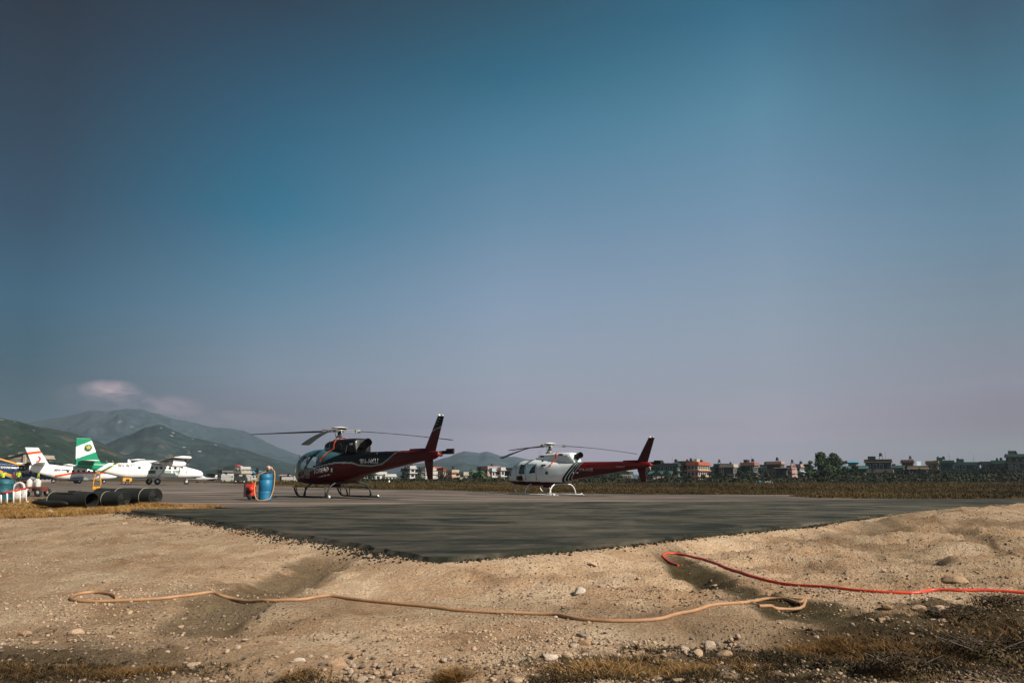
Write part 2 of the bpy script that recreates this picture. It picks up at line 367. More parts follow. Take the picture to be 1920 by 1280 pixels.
def mixc(t, fac, a, b_, mode='MIX'):
    x = t.nodes.new('ShaderNodeMix'); x.data_type = 'RGBA'; x.blend_type = mode
    for i, v in ((0, fac), (6, a), (7, b_)):
        if isinstance(v, (int, float)): x.inputs[i].default_value = v
        elif isinstance(v, tuple): x.inputs[i].default_value = v + (1,)
        else: t.links.new(v, x.inputs[i])
    return x.outputs[2]
def math_(t, op, a, b_=None, clamp=False):
    x = t.nodes.new('ShaderNodeMath'); x.operation = op; x.use_clamp = clamp
    for i, v in enumerate((a, b_)):
        if v is None: continue
        if isinstance(v, (int, float)): x.inputs[i].default_value = v
        else: t.links.new(v, x.inputs[i])
    return x.outputs[0]
def attr(t, nm):
    a = t.nodes.new('ShaderNodeAttribute'); a.attribute_name = nm; return a.outputs['Fac']
tc = N('ShaderNodeTexCoord').outputs['Object']
dirt = ramp(t, noise(t, 1.1, 9, .68, tc), [(.30, (.29, .18, .098)), (.42, (.48, .315, .188)), (.56, (.63, .445, .288)), (.70, (.74, .55, .38))])
fine = noise(t, 55, 6, .75, tc)
dirt = mixc(t, .55, dirt, ramp(t, fine, [(.36, .14), (.5, .56), (.66, .9)]), 'OVERLAY')
spk = N('ShaderNodeTexVoronoi'); spk.inputs['Scale'].default_value = 30; L(tc, spk.inputs['Vector'])
sp1 = ramp(t, spk.outputs['Distance'], [(.16, 1), (.30, 0)])
clus = ramp(t, noise(t, 2.2, 5, .7, tc), [(.42, 0), (.54, 1)])
spm = math_(t, 'MULTIPLY', sp1, clus)
dirt = mixc(t, math_(t, 'MULTIPLY', spm, .75), dirt, mixc(t, spk.outputs['Color'], (.16, .12, .085), (.46, .38, .30)))
dirt = mixc(t, attr(t, 'darkened'), dirt, ramp(t, noise(t, 9, 6, .7, tc), [(.3, (.055, .042, .018)), (.7, (.125, .092, .045))]))  # dark olive soil tone laid in by the vertex mask
dirt = mixc(t, attr(t, 'veg'), dirt, ramp(t, noise(t, 14, 6, .7, tc), [(.3, (.035, .026, .012)), (.7, (.13, .088, .045))]))
fieldc = ramp(t, noise(t, .16, 8, .7, tc), [(.3, (.035, .028, .011)), (.45, (.08, .05, .018)), (.6, (.12, .075, .027)), (.78, (.07, .065, .02))])
col = mixc(t, attr(t, 'grass'), dirt, fieldc)
L(col, b.inputs['Base Color']); b.inputs['Roughness'].default_value = .93; b.inputs['Specular IOR Level'].default_value = .15
bp = N('ShaderNodeBump'); bp.inputs['Strength'].default_value = 1.0; bp.inputs['Distance'].default_value = .06
hh = math_(t, 'ADD', math_(t, 'ADD', noise(t, 16, 8, .75, tc), math_(t, 'MULTIPLY', fine, .35)), math_(t, 'MULTIPLY', spm, .35))
L(hh, bp.inputs['Height']); L(bp.outputs['Normal'], b.inputs['Normal']); me.materials.append(m)
# ---------------------------------------------------------------- paved sheets
def sheet(name, poly, off, mt, thick=0, jit=0, cutsx=(), cutsy=()):
    if jit:
        pp = []
        for i in range(len(poly)):
            a = Vector(poly[i]); c = Vector(poly[(i + 1) % len(poly)]); n = 1
            if min(a.y, c.y) < 33: n = max(1, int((c - a).length / .14))
            n = min(n, 60); d = (c - a).normalized() if (c - a).length else Vector((1, 0)); nn = Vector((d.y, -d.x))
            for k in range(n):
                p_ = a + (c - a) * k / n; pp.append(p_ + nn * (float(fbm(np.array([p_.x * 2.7]), np.array([p_.y * 2.7]), 4, 4)[0]) * jit * (1 if a.y < 33 else 0)))
        poly = [tuple(p_) for p_ in pp]
    bm = bmesh.new(); vv = [bm.verts.new((x, y, 0)) for x, y in poly]; f = bm.faces.new(vv); bm.normal_update()
    if f.normal.z < 0: f.normal_flip()
    bmesh.ops.triangulate(bm, faces=bm.faces[:])
    for x in cutsx: bmesh.ops.bisect_plane(bm, geom=bm.verts[:] + bm.edges[:] + bm.faces[:], plane_co=(x, 0, 0), plane_no=(1, 0, 0))
    for y in cutsy: bmesh.ops.bisect_plane(bm, geom=bm.verts[:] + bm.edges[:] + bm.faces[:], plane_co=(0, y, 0), plane_no=(0, 1, 0))
    for v in bm.verts: v.co.z = float(gz(v.co.x, v.co.y)) + off
    if thick:
        be = [e for e in bm.edges if len(e.link_faces) == 1]
        r_ = bmesh.ops.extrude_edge_only(bm, edges=be)
        for v in [g for g in r_['geom'] if isinstance(g, bmesh.types.BMVert)]:
            v.co.z -= thick
            # crumbled foot runs out a little
            n_ = Vector((0, 0, 0))
            for e in v.link_edges:
                if abs(e.verts[0].co.z - e.verts[1].co.z) < .01: n_ += Vector((0, 0, 0))
            cx_, cy_ = v.co.x - 3, v.co.y - 16; l_ = math.hypot(cx_, cy_)
            k_ = (.17 if v.co.x < -.9 else .07) * rnd.uniform(.4, 1.5)
            if v.co.y < 30: v.co.x += cx_ / l_ * k_; v.co.y += cy_ / l_ * k_
    me_ = bpy.data.meshes.new(name); bm.to_mesh(me_); bm.free(); me_.materials.append(mt)
    o = bpy.data.objects.new(name, me_); C.objects.link(o); return o
def pave(name, stops, streak, bumpst, sc=60):
    m = bpy.data.materials.new(name); t = nt(m); b = t.nodes['Principled BSDF']
    tc = t.nodes.new('ShaderNodeTexCoord').outputs['Object']; mp = t.nodes.new('ShaderNodeMapping'); mp.inputs['Scale'].default_value = streak
    t.links.new(tc, mp.inputs[0])
    c = ramp(t, noise(t, 1, 9, .7, mp.outputs[0], .4), stops)
    if name == 'new_asphalt': c = mixc(t, math_(t, 'MULTIPLY', ramp(t, noise(t, .55, 7, .72, tc, .6), [(.46, 0), (.60, 1)]), .75), c, (.095, .082, .060))
    fn = math_(t, 'ADD', math_(t, 'MULTIPLY', noise(t, sc, 4, .8, tc), .55), math_(t, 'MULTIPLY', noise(t, sc * 4.5, 3, .8, tc), .45)); c = mixc(t, .85, c, ramp(t, fn, [(.3, .3), (.7, .7)]), 'OVERLAY')
    big = noise(t, .05, 5, .6, tc); c = mixc(t, .6, c, ramp(t, big, [(.4, .3), (.6, .7)]), 'OVERLAY')
    t.links.new(c, b.inputs['Base Color']); b.inputs['Roughness'].default_value = .88; b.inputs['Specular IOR Level'].default_value = .25
    bp = t.nodes.new('ShaderNodeBump'); bp.inputs['Strength'].default_value = bumpst; bp.inputs['Distance'].default_value = .015
    t.links.new(fn, bp.inputs['Height']); t.links.new(bp.outputs['Normal'], b.inputs['Normal']); return m
cx = list(np.arange(-6, 3.1, .7)); cy = list(np.arange(25, 43.1, 1.2))
ap = sheet('apron', apron, 0, pave('old_apron', [(.38, (.045, .042, .032)), (.47, (.095, .080, .062)), (.54, (.15, .118, .095)), (.63, (.28, .215, .185))], (.12, .5, 1), .3, 45), cutsx=cx, cutsy=cy)
tag(ap, 'pale worn aircraft apron stretching from the pipes to the field edge', 'apron', kind='structure')
na = sheet('asphalt', newasph, .012, pave('new_asphalt', [(.38, (.008, .011, .006)), (.47, (.020, .023, .014)), (.54, (.042, .041, .028)), (.63, (.11, .092, .07))], (.42, 1.1, 1), .9, 38), thick=.12, jit=.24, cutsx=cx, cutsy=cy)
tag(na, 'dark newly laid asphalt corner with a crumbling raised edge above the dirt', 'pavement', kind='structure')
# worn painted line pieces on the apron
wl = mat('worn_line_paint', (.42, .36, .28), .8, var=.3, scale=3)
for a_, b_, w_ in [((505, 926), (545, 926.3), .14), ((905, 922.8), (952, 923.2), .2), ((812, 925.2), (835, 925.2), .12)]:
    p0, p1 = G(*a_), G(*b_); mb = MB(); d = (p1 - p0).normalized(); n_ = Vector((-d.y, d.x, 0)) * w_
    for k in range(6):
        u, v = p0.lerp(p1, k / 6), p0.lerp(p1, (k + .9) / 6)
        q_ = [Vector((v_.x, v_.y, float(gz(v_.x, v_.y)) + .006)) for v_ in (u - n_, v - n_, v + n_, u + n_)]; mb.add(q_, [(0, 1, 2, 3)])
    tag(mb.build('painted_line', wl), 'worn pale painted line on the apron', 'marking', kind='structure')
# ---------------------------------------------------------------- hills
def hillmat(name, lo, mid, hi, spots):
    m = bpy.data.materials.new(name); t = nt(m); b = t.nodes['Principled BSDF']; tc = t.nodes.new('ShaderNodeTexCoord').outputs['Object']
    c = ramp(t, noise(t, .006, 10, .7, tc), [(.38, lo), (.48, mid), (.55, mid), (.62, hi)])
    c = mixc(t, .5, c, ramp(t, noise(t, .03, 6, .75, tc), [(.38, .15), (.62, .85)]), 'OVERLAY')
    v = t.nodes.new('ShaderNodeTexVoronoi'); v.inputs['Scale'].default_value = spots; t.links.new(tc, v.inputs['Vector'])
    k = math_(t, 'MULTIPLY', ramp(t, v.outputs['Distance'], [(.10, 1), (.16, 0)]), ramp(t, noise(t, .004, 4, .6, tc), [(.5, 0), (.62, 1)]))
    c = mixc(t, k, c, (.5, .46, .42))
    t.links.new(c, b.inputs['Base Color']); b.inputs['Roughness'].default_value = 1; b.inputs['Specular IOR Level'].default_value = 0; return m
def hill(prof, D, label, mt, seed, depth=.5):
    pr = np.array(prof, float); xs = np.arange(pr[0, 0], pr[-1, 0] + .1, 3.0); ys = np.interp(xs, pr[:, 0], pr[:, 1])
    ys = ys + (fbm(xs * .03, xs * 0 + seed, seed, 5) * 5) * np.clip((HOR - ys) / 40, 0, 1); rows = 46; vs = []; fs = []
    tops = np.array([tuple(P(x, min(y, HOR - .5), D)) for x, y in zip(xs, ys)])
    for j in range(rows):
        t_ = j / (rows - 9)
        if t_ <= 1: k = (1 - depth) + depth * t_; zz = tops[:, 2] * t_ ** 1.25; amp = math.sin(PI * min(1, t_)) * tops[:, 2] * .5
        else: k = 1 + (t_ - 1) * depth; zz = tops[:, 2] * max(0, 1 - (t_ - 1) * 4.3) - 2; amp = 0
        X, Y = tops[:, 0] * k, D * k
        zz = zz + amp * fbm(X / D * 16, X * 0 + Y / D * 10, seed, 5) * 1.8
        vs += list(zip(X.tolist(), [Y] * len(xs), np.maximum(zz, -3).tolist()))
    n = len(xs)
    for j in range(rows - 1):
        for i in range(n - 1): fs.append((j * n + i, j * n + i + 1, (j + 1) * n + i + 1, (j + 1) * n + i))
    mb = MB(); mb.add(vs, fs, 0, True); o = mb.build('hill', mt, fixn=False); tag(o, label, 'hill', kind='structure'); return o
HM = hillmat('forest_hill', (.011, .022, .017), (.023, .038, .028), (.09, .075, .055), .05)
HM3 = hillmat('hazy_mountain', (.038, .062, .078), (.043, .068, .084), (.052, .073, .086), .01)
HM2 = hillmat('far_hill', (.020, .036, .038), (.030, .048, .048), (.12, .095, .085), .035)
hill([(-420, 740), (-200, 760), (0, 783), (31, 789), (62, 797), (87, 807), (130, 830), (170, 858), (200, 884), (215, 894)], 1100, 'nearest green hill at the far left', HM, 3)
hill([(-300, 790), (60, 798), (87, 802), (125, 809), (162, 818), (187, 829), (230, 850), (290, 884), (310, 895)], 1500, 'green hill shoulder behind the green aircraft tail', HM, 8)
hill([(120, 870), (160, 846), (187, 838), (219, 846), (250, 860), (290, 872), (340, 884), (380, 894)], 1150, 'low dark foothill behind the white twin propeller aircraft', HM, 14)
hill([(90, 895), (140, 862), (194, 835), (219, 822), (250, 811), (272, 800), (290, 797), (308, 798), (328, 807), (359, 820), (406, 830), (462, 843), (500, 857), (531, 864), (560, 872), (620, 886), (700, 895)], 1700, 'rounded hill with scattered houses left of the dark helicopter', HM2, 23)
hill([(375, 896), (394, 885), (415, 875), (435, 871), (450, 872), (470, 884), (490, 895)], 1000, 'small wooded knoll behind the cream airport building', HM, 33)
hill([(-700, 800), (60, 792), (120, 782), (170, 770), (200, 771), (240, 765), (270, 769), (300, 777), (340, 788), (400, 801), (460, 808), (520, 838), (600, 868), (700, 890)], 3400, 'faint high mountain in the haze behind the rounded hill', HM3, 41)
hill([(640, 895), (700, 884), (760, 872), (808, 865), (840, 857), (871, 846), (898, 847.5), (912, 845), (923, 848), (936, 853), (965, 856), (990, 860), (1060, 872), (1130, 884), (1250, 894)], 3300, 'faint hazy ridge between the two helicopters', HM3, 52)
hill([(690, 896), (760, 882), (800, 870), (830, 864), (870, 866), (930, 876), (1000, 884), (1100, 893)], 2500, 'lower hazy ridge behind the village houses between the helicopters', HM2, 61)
# ---------------------------------------------------------------- camera, sky, sun, air
cam = bpy.data.cameras.new('camera'); co = bpy.data.objects.new('camera', cam); C.objects.link(co)
co.location = (0, 0, CH); co.rotation_euler = (PI / 2 + TH, 0, 0); cam.sensor_width = 36; cam.lens = F * 36 / 1920; cam.clip_end = 30000; cam.clip_start = .05
sc = bpy.context.scene; sc.camera = co
sc.view_settings.view_transform = 'Standard'; sc.view_settings.look = 'None'; sc.view_settings.exposure = .6; sc.view_settings.gamma = 1
w = bpy.data.worlds.new('World'); sc.world = w; w.use_nodes = True; t = w.node_tree; bg = t.nodes['Background']
sky = t.nodes.new('ShaderNodeTexSky'); sky.sky_type = 'NISHITA'; sky.sun_disc = False; sky.sun_elevation = SUN_EL
sky.sun_rotation = math.atan2(SUN_AZ.x, SUN_AZ.y); sky.air_density = 1.2; sky.dust_density = 2.5; sky.ozone_density = 2
tcw = t.nodes.new('ShaderNodeTexCoord').outputs['Generated']; sx = t.nodes.new('ShaderNodeSeparateXYZ'); t.links.new(tcw, sx.inputs[0])
def s2l(*c): return tuple(((v / 255 + .055) / 1.055) ** 2.4 if v > 10 else v / 255 / 12.92 for v in c)
#SKYDEF
# clear dusty sky: grey-lilac low down, teal blue high up, deeper away from the sun, lens falloff painted in at both sides
def zel(px, py): return max(0, ray(px, py).normalized().z)
def skyramp(px, ys, cols):
    st = sorted((zel(px, y) * 1.5, tuple(c)) for y, c in zip(ys, cols)); return ramp(t, math_(t, 'MULTIPLY', sx.outputs['Z'], 1.5), st)
RAMPS = [skyramp(*q) for q in SKY]
hyp = math_(t, 'SQRT', math_(t, 'ADD', math_(t, 'POWER', sx.outputs['X'], 2.0), math_(t, 'POWER', sx.outputs['Y'], 2.0)))
kx = math_(t, 'DIVIDE', sx.outputs['X'], hyp)
def kof(px): d = ray(px, 600); return d.x / math.hypot(d.x, d.y)
skc = RAMPS[0]
for q0, q1, rm in zip(SKY[:-1], SKY[1:], RAMPS[1:]):
    a_, b_ = kof(q0[0]), kof(q1[0]); skc = mixc(t, math_(t, 'MULTIPLY', math_(t, 'SUBTRACT', kx, a_), 1 / (b_ - a_), True), skc, rm)
skc = mixc(t, .004, skc, sky.outputs['Color'])
# small rosy cloud and streaks low over the mountain
def ell(px, py, rx, ry):
    d = ray(px, py).normalized(); kk = d.x / math.hypot(d.x, d.y)
    a = math_(t, 'POWER', math_(t, 'DIVIDE', math_(t, 'SUBTRACT', kx, kk), rx), 2.0)
    b_ = math_(t, 'POWER', math_(t, 'DIVIDE', math_(t, 'SUBTRACT', sx.outputs['Z'], d.z), ry), 2.0)
    return math_(t, 'SUBTRACT', 1.0, math_(t, 'ADD', a, b_), True)
cl = noise(t, 26, 8, .62, tcw, .3); mpc = t.nodes.new('ShaderNodeMapping'); mpc.inputs['Scale'].default_value = (1, 1, 2.6); t.links.new(tcw, mpc.inputs[0])
cl = noise(t, 24, 9, .6, mpc.outputs[0], .2)
e1 = ell(210, 733, .032, .014); e2 = ell(300, 762, .05, .016); e3 = ell(430, 785, .09, .012); e4 = ell(580, 795, .09, .01); e5 = ell(190, 745, .05, .02)
msk = math_(t, 'ADD', math_(t, 'ADD', math_(t, 'MULTIPLY', e1, 1.5), math_(t, 'MULTIPLY', e2, .8)), math_(t, 'ADD', math_(t, 'MULTIPLY', e3, .35), math_(t, 'ADD', math_(t, 'MULTIPLY', e4, .18), math_(t, 'MULTIPLY', e5, .3))))
cf = math_(t, 'MULTIPLY', math_(t, 'MULTIPLY', msk, math_(t, 'MULTIPLY', math_(t, 'SUBTRACT', cl, .34), 3.4, True)), .62, True)
skc = mixc(t, cf, skc, s2l(178, 158, 166))
t.links.new(skc, bg.inputs['Color']); bg.inputs['Strength'].default_value = 1.0
sun = bpy.data.lights.new('sun', 'SUN'); so = bpy.data.objects.new('sun', sun); C.objects.link(so)
sun.energy = 4.7; sun.angle = R(.5); sun.color = (1, .90, .78)
sd = Vector((SUN_AZ.x * math.cos(SUN_EL), SUN_AZ.y * math.cos(SUN_EL), math.sin(SUN_EL)))
so.rotation_euler = sd.to_track_quat('Z', 'Y').to_euler(); so.location = (20, -20, 30)
hz = MB().box((0, 0, 175), (18000, 18000, 360))
m = bpy.data.materials.new('haze_air'); t = nt(m); t.nodes.clear(); o_ = t.nodes.new('ShaderNodeOutputMaterial'); pv = t.nodes.new('ShaderNodeVolumePrincipled')
pv.inputs['Color'].default_value = (.72, .88, 1.0, 1); pv.inputs['Density'].default_value = 1.9e-4; pv.inputs['Anisotropy'].default_value = .35
t.links.new(pv.outputs[0], o_.inputs['Volume'])
tag(hz.build('haze', m), 'pale dusty air over the whole airfield', 'haze', kind='stuff')
sc.cycles.volume_bounces = 0; sc.cycles.max_bounces = 6; sc.cycles.transparent_max_bounces = 12
# ================================================================ helicopters
def paint(name, col, **k): return mat(name, col, rough=k.get('rough', .32), var=k.get('var', .10), scale=1.6, coat=k.get('coat', .35), spec=k.get('spec', .5), bump=.03, bscale=9)
M_black = paint('black_paint', (.006, .007, .008), coat=.05, spec=.2, rough=.4); M_teal = paint('teal_paint', (.035, .125, .145)); M_mar = paint('maroon_paint', (.082, .004, .006), coat=.05, spec=.2, rough=.4)
M_silver = paint('silver_stripe', (.22, .27, .26)); M_white = paint('white_paint', (.66, .72, .73), coat=.2); M_red = paint('red_paint', (.26, .010, .007), coat=.1, spec=.3)
M_dkred = paint('dark_red_paint', (.06, .004, .005), coat=.05, spec=.25, rough=.4); M_sage = paint('grey_green_paint', (.075, .12, .105))
M_glass = glass('cabin_glass', (.86, .9, .9), .12); M_dkglass = glass('dark_cabin_glass', (.10, .13, .13), .25)
M_rub = mat('black_rubber', (.02, .02, .02), .8, bump=.2); M_metal = mat('grey_metal', (.35, .35, .34), .4, metal=.8); M_steel = mat('bright_fitting', (.62, .6, .55), .4, metal=.4)
M_blade = mat('rotor_blade_grey', (.010, .011, .009), .7, var=.3, scale=3); M_dark = mat('dark_opening', (.012, .012, .012), .9); M_exh = mat('sooty_exhaust', (.035, .028, .022), .8, bump=.3)
M_strap = mat('orange_strap', (.75, .09, .02), .7, var=.15, scale=20); M_seat = mat('dark_seat_cloth', (.03, .03, .03), .9)
M_txt = mat('pale_lettering', (.62, .62, .60), .6); M_txd = mat('dark_lettering', (.05, .07, .07), .6); M_cover = mat('black_blade_cover', (.018, .016, .015), .9, bump=.3)
M_lens = mat('red_lamp_lens', (.7, .05, .02), .2); M_wh2 = mat('white_fitting', (.8, .8, .78), .4)
HST = [(3.36, .93, 1.02, .06), (3.28, .80, 1.16, .28), (3.1, .70, 1.33, .47), (2.8, .62, 1.58, .66), (2.4, .57, 1.84, .80), (2.0, .55, 1.99, .88), (1.5, .54, 2.07, .92), (.9, .54, 2.09, .93), (.2, .55, 2.06, .92),
       (-.5, .58, 2.0, .86), (-1.1, .68, 1.96, .72), (-1.7, .80, 1.92, .54), (-2.3, .93, 1.89, .38), (-3.2, 1.05, 1.88, .28), (-4.6, 1.22, 1.87, .22), (-6.3, 1.42, 1.86, .165), (-7.2, 1.50, 1.82, .12), (-7.5, 1.60, 1.76, .05)]
LX = [3.4, 2.6, 1.6, .3, -1.15, -2.0, -2.4, -3.25, -4.0, -4.4, -5.1]; LZ = [.80, .80, .90, 1.27, 1.46, 1.44, 1.34, 1.30, 1.37, 1.54, 1.90]
def body_dark(x, y, z):
    l = float(np.interp(-x, [-v for v in LX], LZ))
    if x < -5.1: return 2
    if z < l - .03: return 2 if x < 3.3 else 4
    if z < l + .035 and x < .9: return 3
    if x > .25: return 4 if (x > 1.9 or z < 1.5) else 1
    if z < 1.3 + (.25 - x) * .36 + .0 or x < -1.3: return 0
    return 1
def body_white(x, y, z):
    q = x + .85 * (z - .8)
    if q < -1.40:
        if q > -1.55: return 0
        if q > -1.60: return 1
        if q > -1.74: return 0
        if q > -1.78: return 1
        if q > -1.93: return 0
        if q > -1.965: return 1
        if z > 1.80: return 3
        return 2 if (z > 1.62 or x > -5.8 and z > 1.50 and z < 1.62) else 3
    return 3 if z < .77 + .02 * x else 1
def make_heli(dark, loc, heading, label, blades, RR, swing):
    rz = math.atan2(heading[1], heading[0]); T = empty('helicopter', loc, rz, label, 'helicopter', 'helicopters parked on the apron')
    bf = body_dark if dark else body_white
    mats = [M_black, M_teal, M_mar, M_silver, M_sage] if dark else [M_black, M_white, M_red, M_dkred]
    def cls(x, y, z):
        sd_ = 'L' if y > 0 else 'R'
        if x > 1.80:
            lo = 1.10 + max(0, 2.6 - x) * .05; hi = 1.96
            edge = x < 1.9
            if z > lo and z < hi and abs(y) > .05 and not edge and not (abs(y) > .74): return ('wind' + sd_, 0)
        if 1.2 < x < 1.76 and 1.22 + .0 < z < 1.78 and abs(y) > .5 and x < 1.76 - (z - 1.22) * .28: return ('quart' + sd_, 0)
        if 1.38 < x < 1.95 and .83 < z < 1.12 and abs(y) > .4: return ('chin' + sd_, 0)
        if x > 3.0 and z < .98 and abs(y) > .06: return ('nosew' + sd_, 0)
        if .3 < x < 1.06 and 1.27 < z < 1.80 and abs(y) > .5: return ('door' + sd_, 0)
        return ('body', bf(x, y, z))
    pt = {'body': ('fuselage', mats)}
    for s in 'LR':
        pt['wind' + s] = ('windscreen', [M_glass]); pt['quart' + s] = ('quarter_window', [M_glass if dark else M_dkglass]); pt['chin' + s] = ('chin_window', [M_dkglass]); pt['door' + s] = ('door_window', [M_glass]); pt['nosew' + s] = ('nose_window', [M_dkglass])
    loft_parts(HST, .03, 150, 2.9, cls, pt, T)
    # interior
    for y in (-.42, .42): MB().box((1.25, y, .98), (.5, .5, .14)).box((1.02, y, 1.16), (.12, .46, .42)).build('cabin_seat', M_seat, T, bevel=.03)
    MB().box((.25, 0, 1.10), (.12, 1.5, .50)).build('rear_bench', M_seat, T, bevel=.03); MB().box((1.4, 0, .68), (2.2, 1.3, .06)).build('cabin_floor', M_seat, T); MB().box((2.15, 0, .95), (.3, .7, .45)).build('instrument_panel', M_seat, T, bevel=.03)
    # door outlines
    for x0, x1 in ((1.12, 1.13), (.20, .21), (1.98, 1.99)):
        mb = MB(); S = hermite(HST, .045)
        def hw(x): return float(np.interp(-x, -S[:, 0], S[:, 3]))
        for s in (1, -1):
            MB().box(((x0 + x1) / 2, s * (hw(x0) - .015), 1.35), (.014, .035, .98)).build('door_seam', M_exh, T)
    # cowling on the roof
    cs = [(.75, 1.98, 2.02, .12), (.62, 1.9, 2.24, .36), (.4, 1.88, 2.36, .42), (0, 1.86, 2.41, .45), (-.6, 1.84, 2.44, .46), (-1.3, 1.8, 2.44, .45), (-1.9, 1.78, 2.42, .40), (-2.0, 1.78, 2.38, .38), (-2.28, 1.78, 2.0, .30)] if not dark else \
         [(.75, 1.98, 2.04, .12), (.62, 1.9, 2.28, .36), (.4, 1.88, 2.40, .42), (0, 1.86, 2.44, .45), (-.6, 1.84, 2.47, .46), (-1.3, 1.8, 2.48, .45), (-1.95, 1.78, 2.45, .42), (-2.0, 1.78, 2.40, .40), (-2.12, 1.78, 1.95, .34)]
    def ccls(x, y, z):
        if dark:
            if .05 < x < .5 and 2.14 < z < 2.33 and abs(y) > .25: return ('grille' + ('L' if y > 0 else 'R'), 0)
            return ('cowl', 1 if (x > -.05 and z < 2.32) else 0)
        if .05 < x < .45 and 2.2 < z < 2.3 and abs(y) > .25: return ('grille' + ('L' if y > 0 else 'R'), 0)
        if -1.5 < x < -1.15 and 2.25 < z < 2.36 and abs(y) > .25: return ('vent' + ('L' if y > 0 else 'R'), 0)
        return ('cowl', 2 if x < -3 else 1)
    loft_parts(cs, .04, 64, 3.4, ccls, {'cowl': ('engine_cowling', mats), 'grilleL': ('air_intake', [M_exh]), 'grilleR': ('air_intake', [M_exh]), 'ventL': ('cowling_vent', [M_dark]), 'ventR': ('cowling_vent', [M_dark])}, T)
    if not dark:
        for (xx, zz, w_, h_) in ((-.35, 1.72, .34, .09), (-.62, 1.28, .16, .16), (-.05, 1.98, .12, .08)):
            MB().box((xx, .86 if zz < 1.8 else .62, zz), (w_, .06, h_)).build('access_hatch', M_dark, T, bevel=.01)
    else:
        mb = MB(); Mx = Matrix.Rotation(PI / 2, 3, 'X'); mb.lathe([(.13, 0), (.15, .02), (.13, .05), (.06, .05), (0, .05)], (-.95, .47, 2.12), 20, 0, Mx)
        mb.build('side_vent', M_sage, T)
        mb = MB(); mb.box((-1.5, .45, 2.02), (.05, .02, .34), M=Matrix.Rotation(R(-25), 3, 'Y')); mb.build('latch', M_metal, T)
        MB().box((-.9, .80, 1.15), (.10, .05, .16)).build('fuel_flap', M_sage, T, bevel=.01)
        MB().box((-3.2, .265, 1.80), (.9, .03, .10)).build('boom_panel', M_exh, T)
    # exhaust
    mb = MB(); ex = [Vector((-1.75, 0, 2.12)), Vector((-2.15, 0, 2.16)), Vector((-2.42, .03, 2.24)), Vector((-2.58, .06, 2.28))]
    mb.tube(ex, [.15, .16, .165, .17], 20, caps=False); mb.tube([e + Vector((0, 0, 0)) for e in ex[1:]][::-1], [.155, .15, .14], 20, caps=False)
    mb.lathe([(0, 0), (.17, 0)], (-2.3, 0, 2.16), 20, 0, Matrix.Rotation(PI / 2, 3, 'Y')); mb.build('exhaust_pipe', M_exh, T, fixn=False)
    MB().box((-1.8, .41, 2.22), (.22, .05, .07)).build('exhaust_bracket', M_steel, T)
    # boom top cover, fins, stabiliser
    MB().box((-6.15, 0, 1.875), (.95, .13, .09)).build('drive_cover', mats[2] if dark else M_dkred, T, bevel=.01)
    f_t = 2 if dark else 3
    mb = MB()
    fcl = (lambda x, y, z: (0 if z > 2.66 + (x + 7.5) * -.25 else (3 if z > 2.61 + (x + 7.5) * -.25 else 2))) if dark else (lambda x, y, z: 3)
    hs = np.linspace(1.72, 3.06, 34)
    secs = [(h, -6.50 - (h - 1.72) * .68, 0, .78 - (h - 1.72) * .28, .11) for h in hs]; wing(mb, secs, 0, True, fcl); mb.build('tail_fin', mats, T)
    secs = [(h, -6.55 - (1.6 - h) * .33, 0, .62 - (1.6 - h) * .34, .10) for h in np.linspace(1.6, .78, 5)]; mb = MB(); wing(mb, secs, f_t, True); mb.build('lower_fin', mats, T)
    mb = MB(); wing(mb, [(-1.25, -5.75, 1.78, .42, .10), (1.25, -5.75, 1.78, .42, .10)], f_t); mb.build('tailplane', mats, T)
    MB().tube([(-7.0, 0, 1.66), (-7.35, 0, 1.66), (-7.52, 0, 1.67), (-7.62, 0, 1.67)], [.09, .085, .05, .015], 12).build('tail_lamp', M_lens, T)
    MB().lathe([(.001, 0), (.04, .0), (.05, .03), (.03, .07), (0, .08)], (-7.5, 0, 3.06), 12).build('beacon_lamp', M_wh2, T)
    MB().box((-7.68, 0, 3.075), (.12, .05, .04)).build('fin_cap', M_wh2, T)
    # tail rotor on the starboard side, blades lying fore and aft in covers
    tr = MB(); tr.tube([(-6.95, -.08, 1.72), (-6.95, -.42, 1.72)], .05, 10); tr.lathe([(0, 0), (.11, 0), (.11, .07), (0, .07)], (-6.95, -.46, 1.72), 14, 0, Matrix.Rotation(PI / 2, 3, 'X')); hub = tr.build('tail_rotor', M_metal, T)
    for s in (-1, 1):
        mb = MB(); x0 = -6.95; mb.box((x0 + s * .30, -.44, 1.76), (.34, .05, .13)); mb.box((x0 + s * .66, -.44, 1.79), (.46, .07, .20)); mb.build('tail_blade', M_cover, hub, bevel=.015)
    # mast and main rotor
    mb = MB(); mb.lathe([(.26, 2.40), (.24, 2.46), (.15, 2.50), (.12, 2.62), (.075, 2.66), (.07, 2.86)], (0, 0, 0), 18); mast = mb.build('rotor_mast', M_rub, T)
    MB().lathe([(.135, 2.485), (.16, 2.49), (.16, 2.53), (.13, 2.54)], (0, 0, 0), 18).build('swash_plate', M_steel, mast)
    for k in range(3):
        mb = MB(); a = R(60 + 120 * k); mb.tube([(.13 * math.cos(a), .13 * math.sin(a), 2.53), (.2 * math.cos(a), .2 * math.sin(a), 2.84)], .014, 6); mb.build('pitch_link', M_metal, mast)
    hb = MB(); hb.lathe([(0, 2.84), (.22, 2.84), (.26, 2.87), (.22, 2.90), (.09, 2.90), (.09, 2.97), (0, 2.97)], (0, 0, 0), 18); hub = hb.build('rotor_hub', M_steel, T)
    MB().lathe([(.09, 2.965), (.36, 2.975), (.355, 2.99), (.12, 3.04), (0, 3.05)], (0, 0, 0), 24).build('hub_cap', M_wh2 if not dark else mat('pale_hub_cap', (.5, .52, .54), .4), hub)
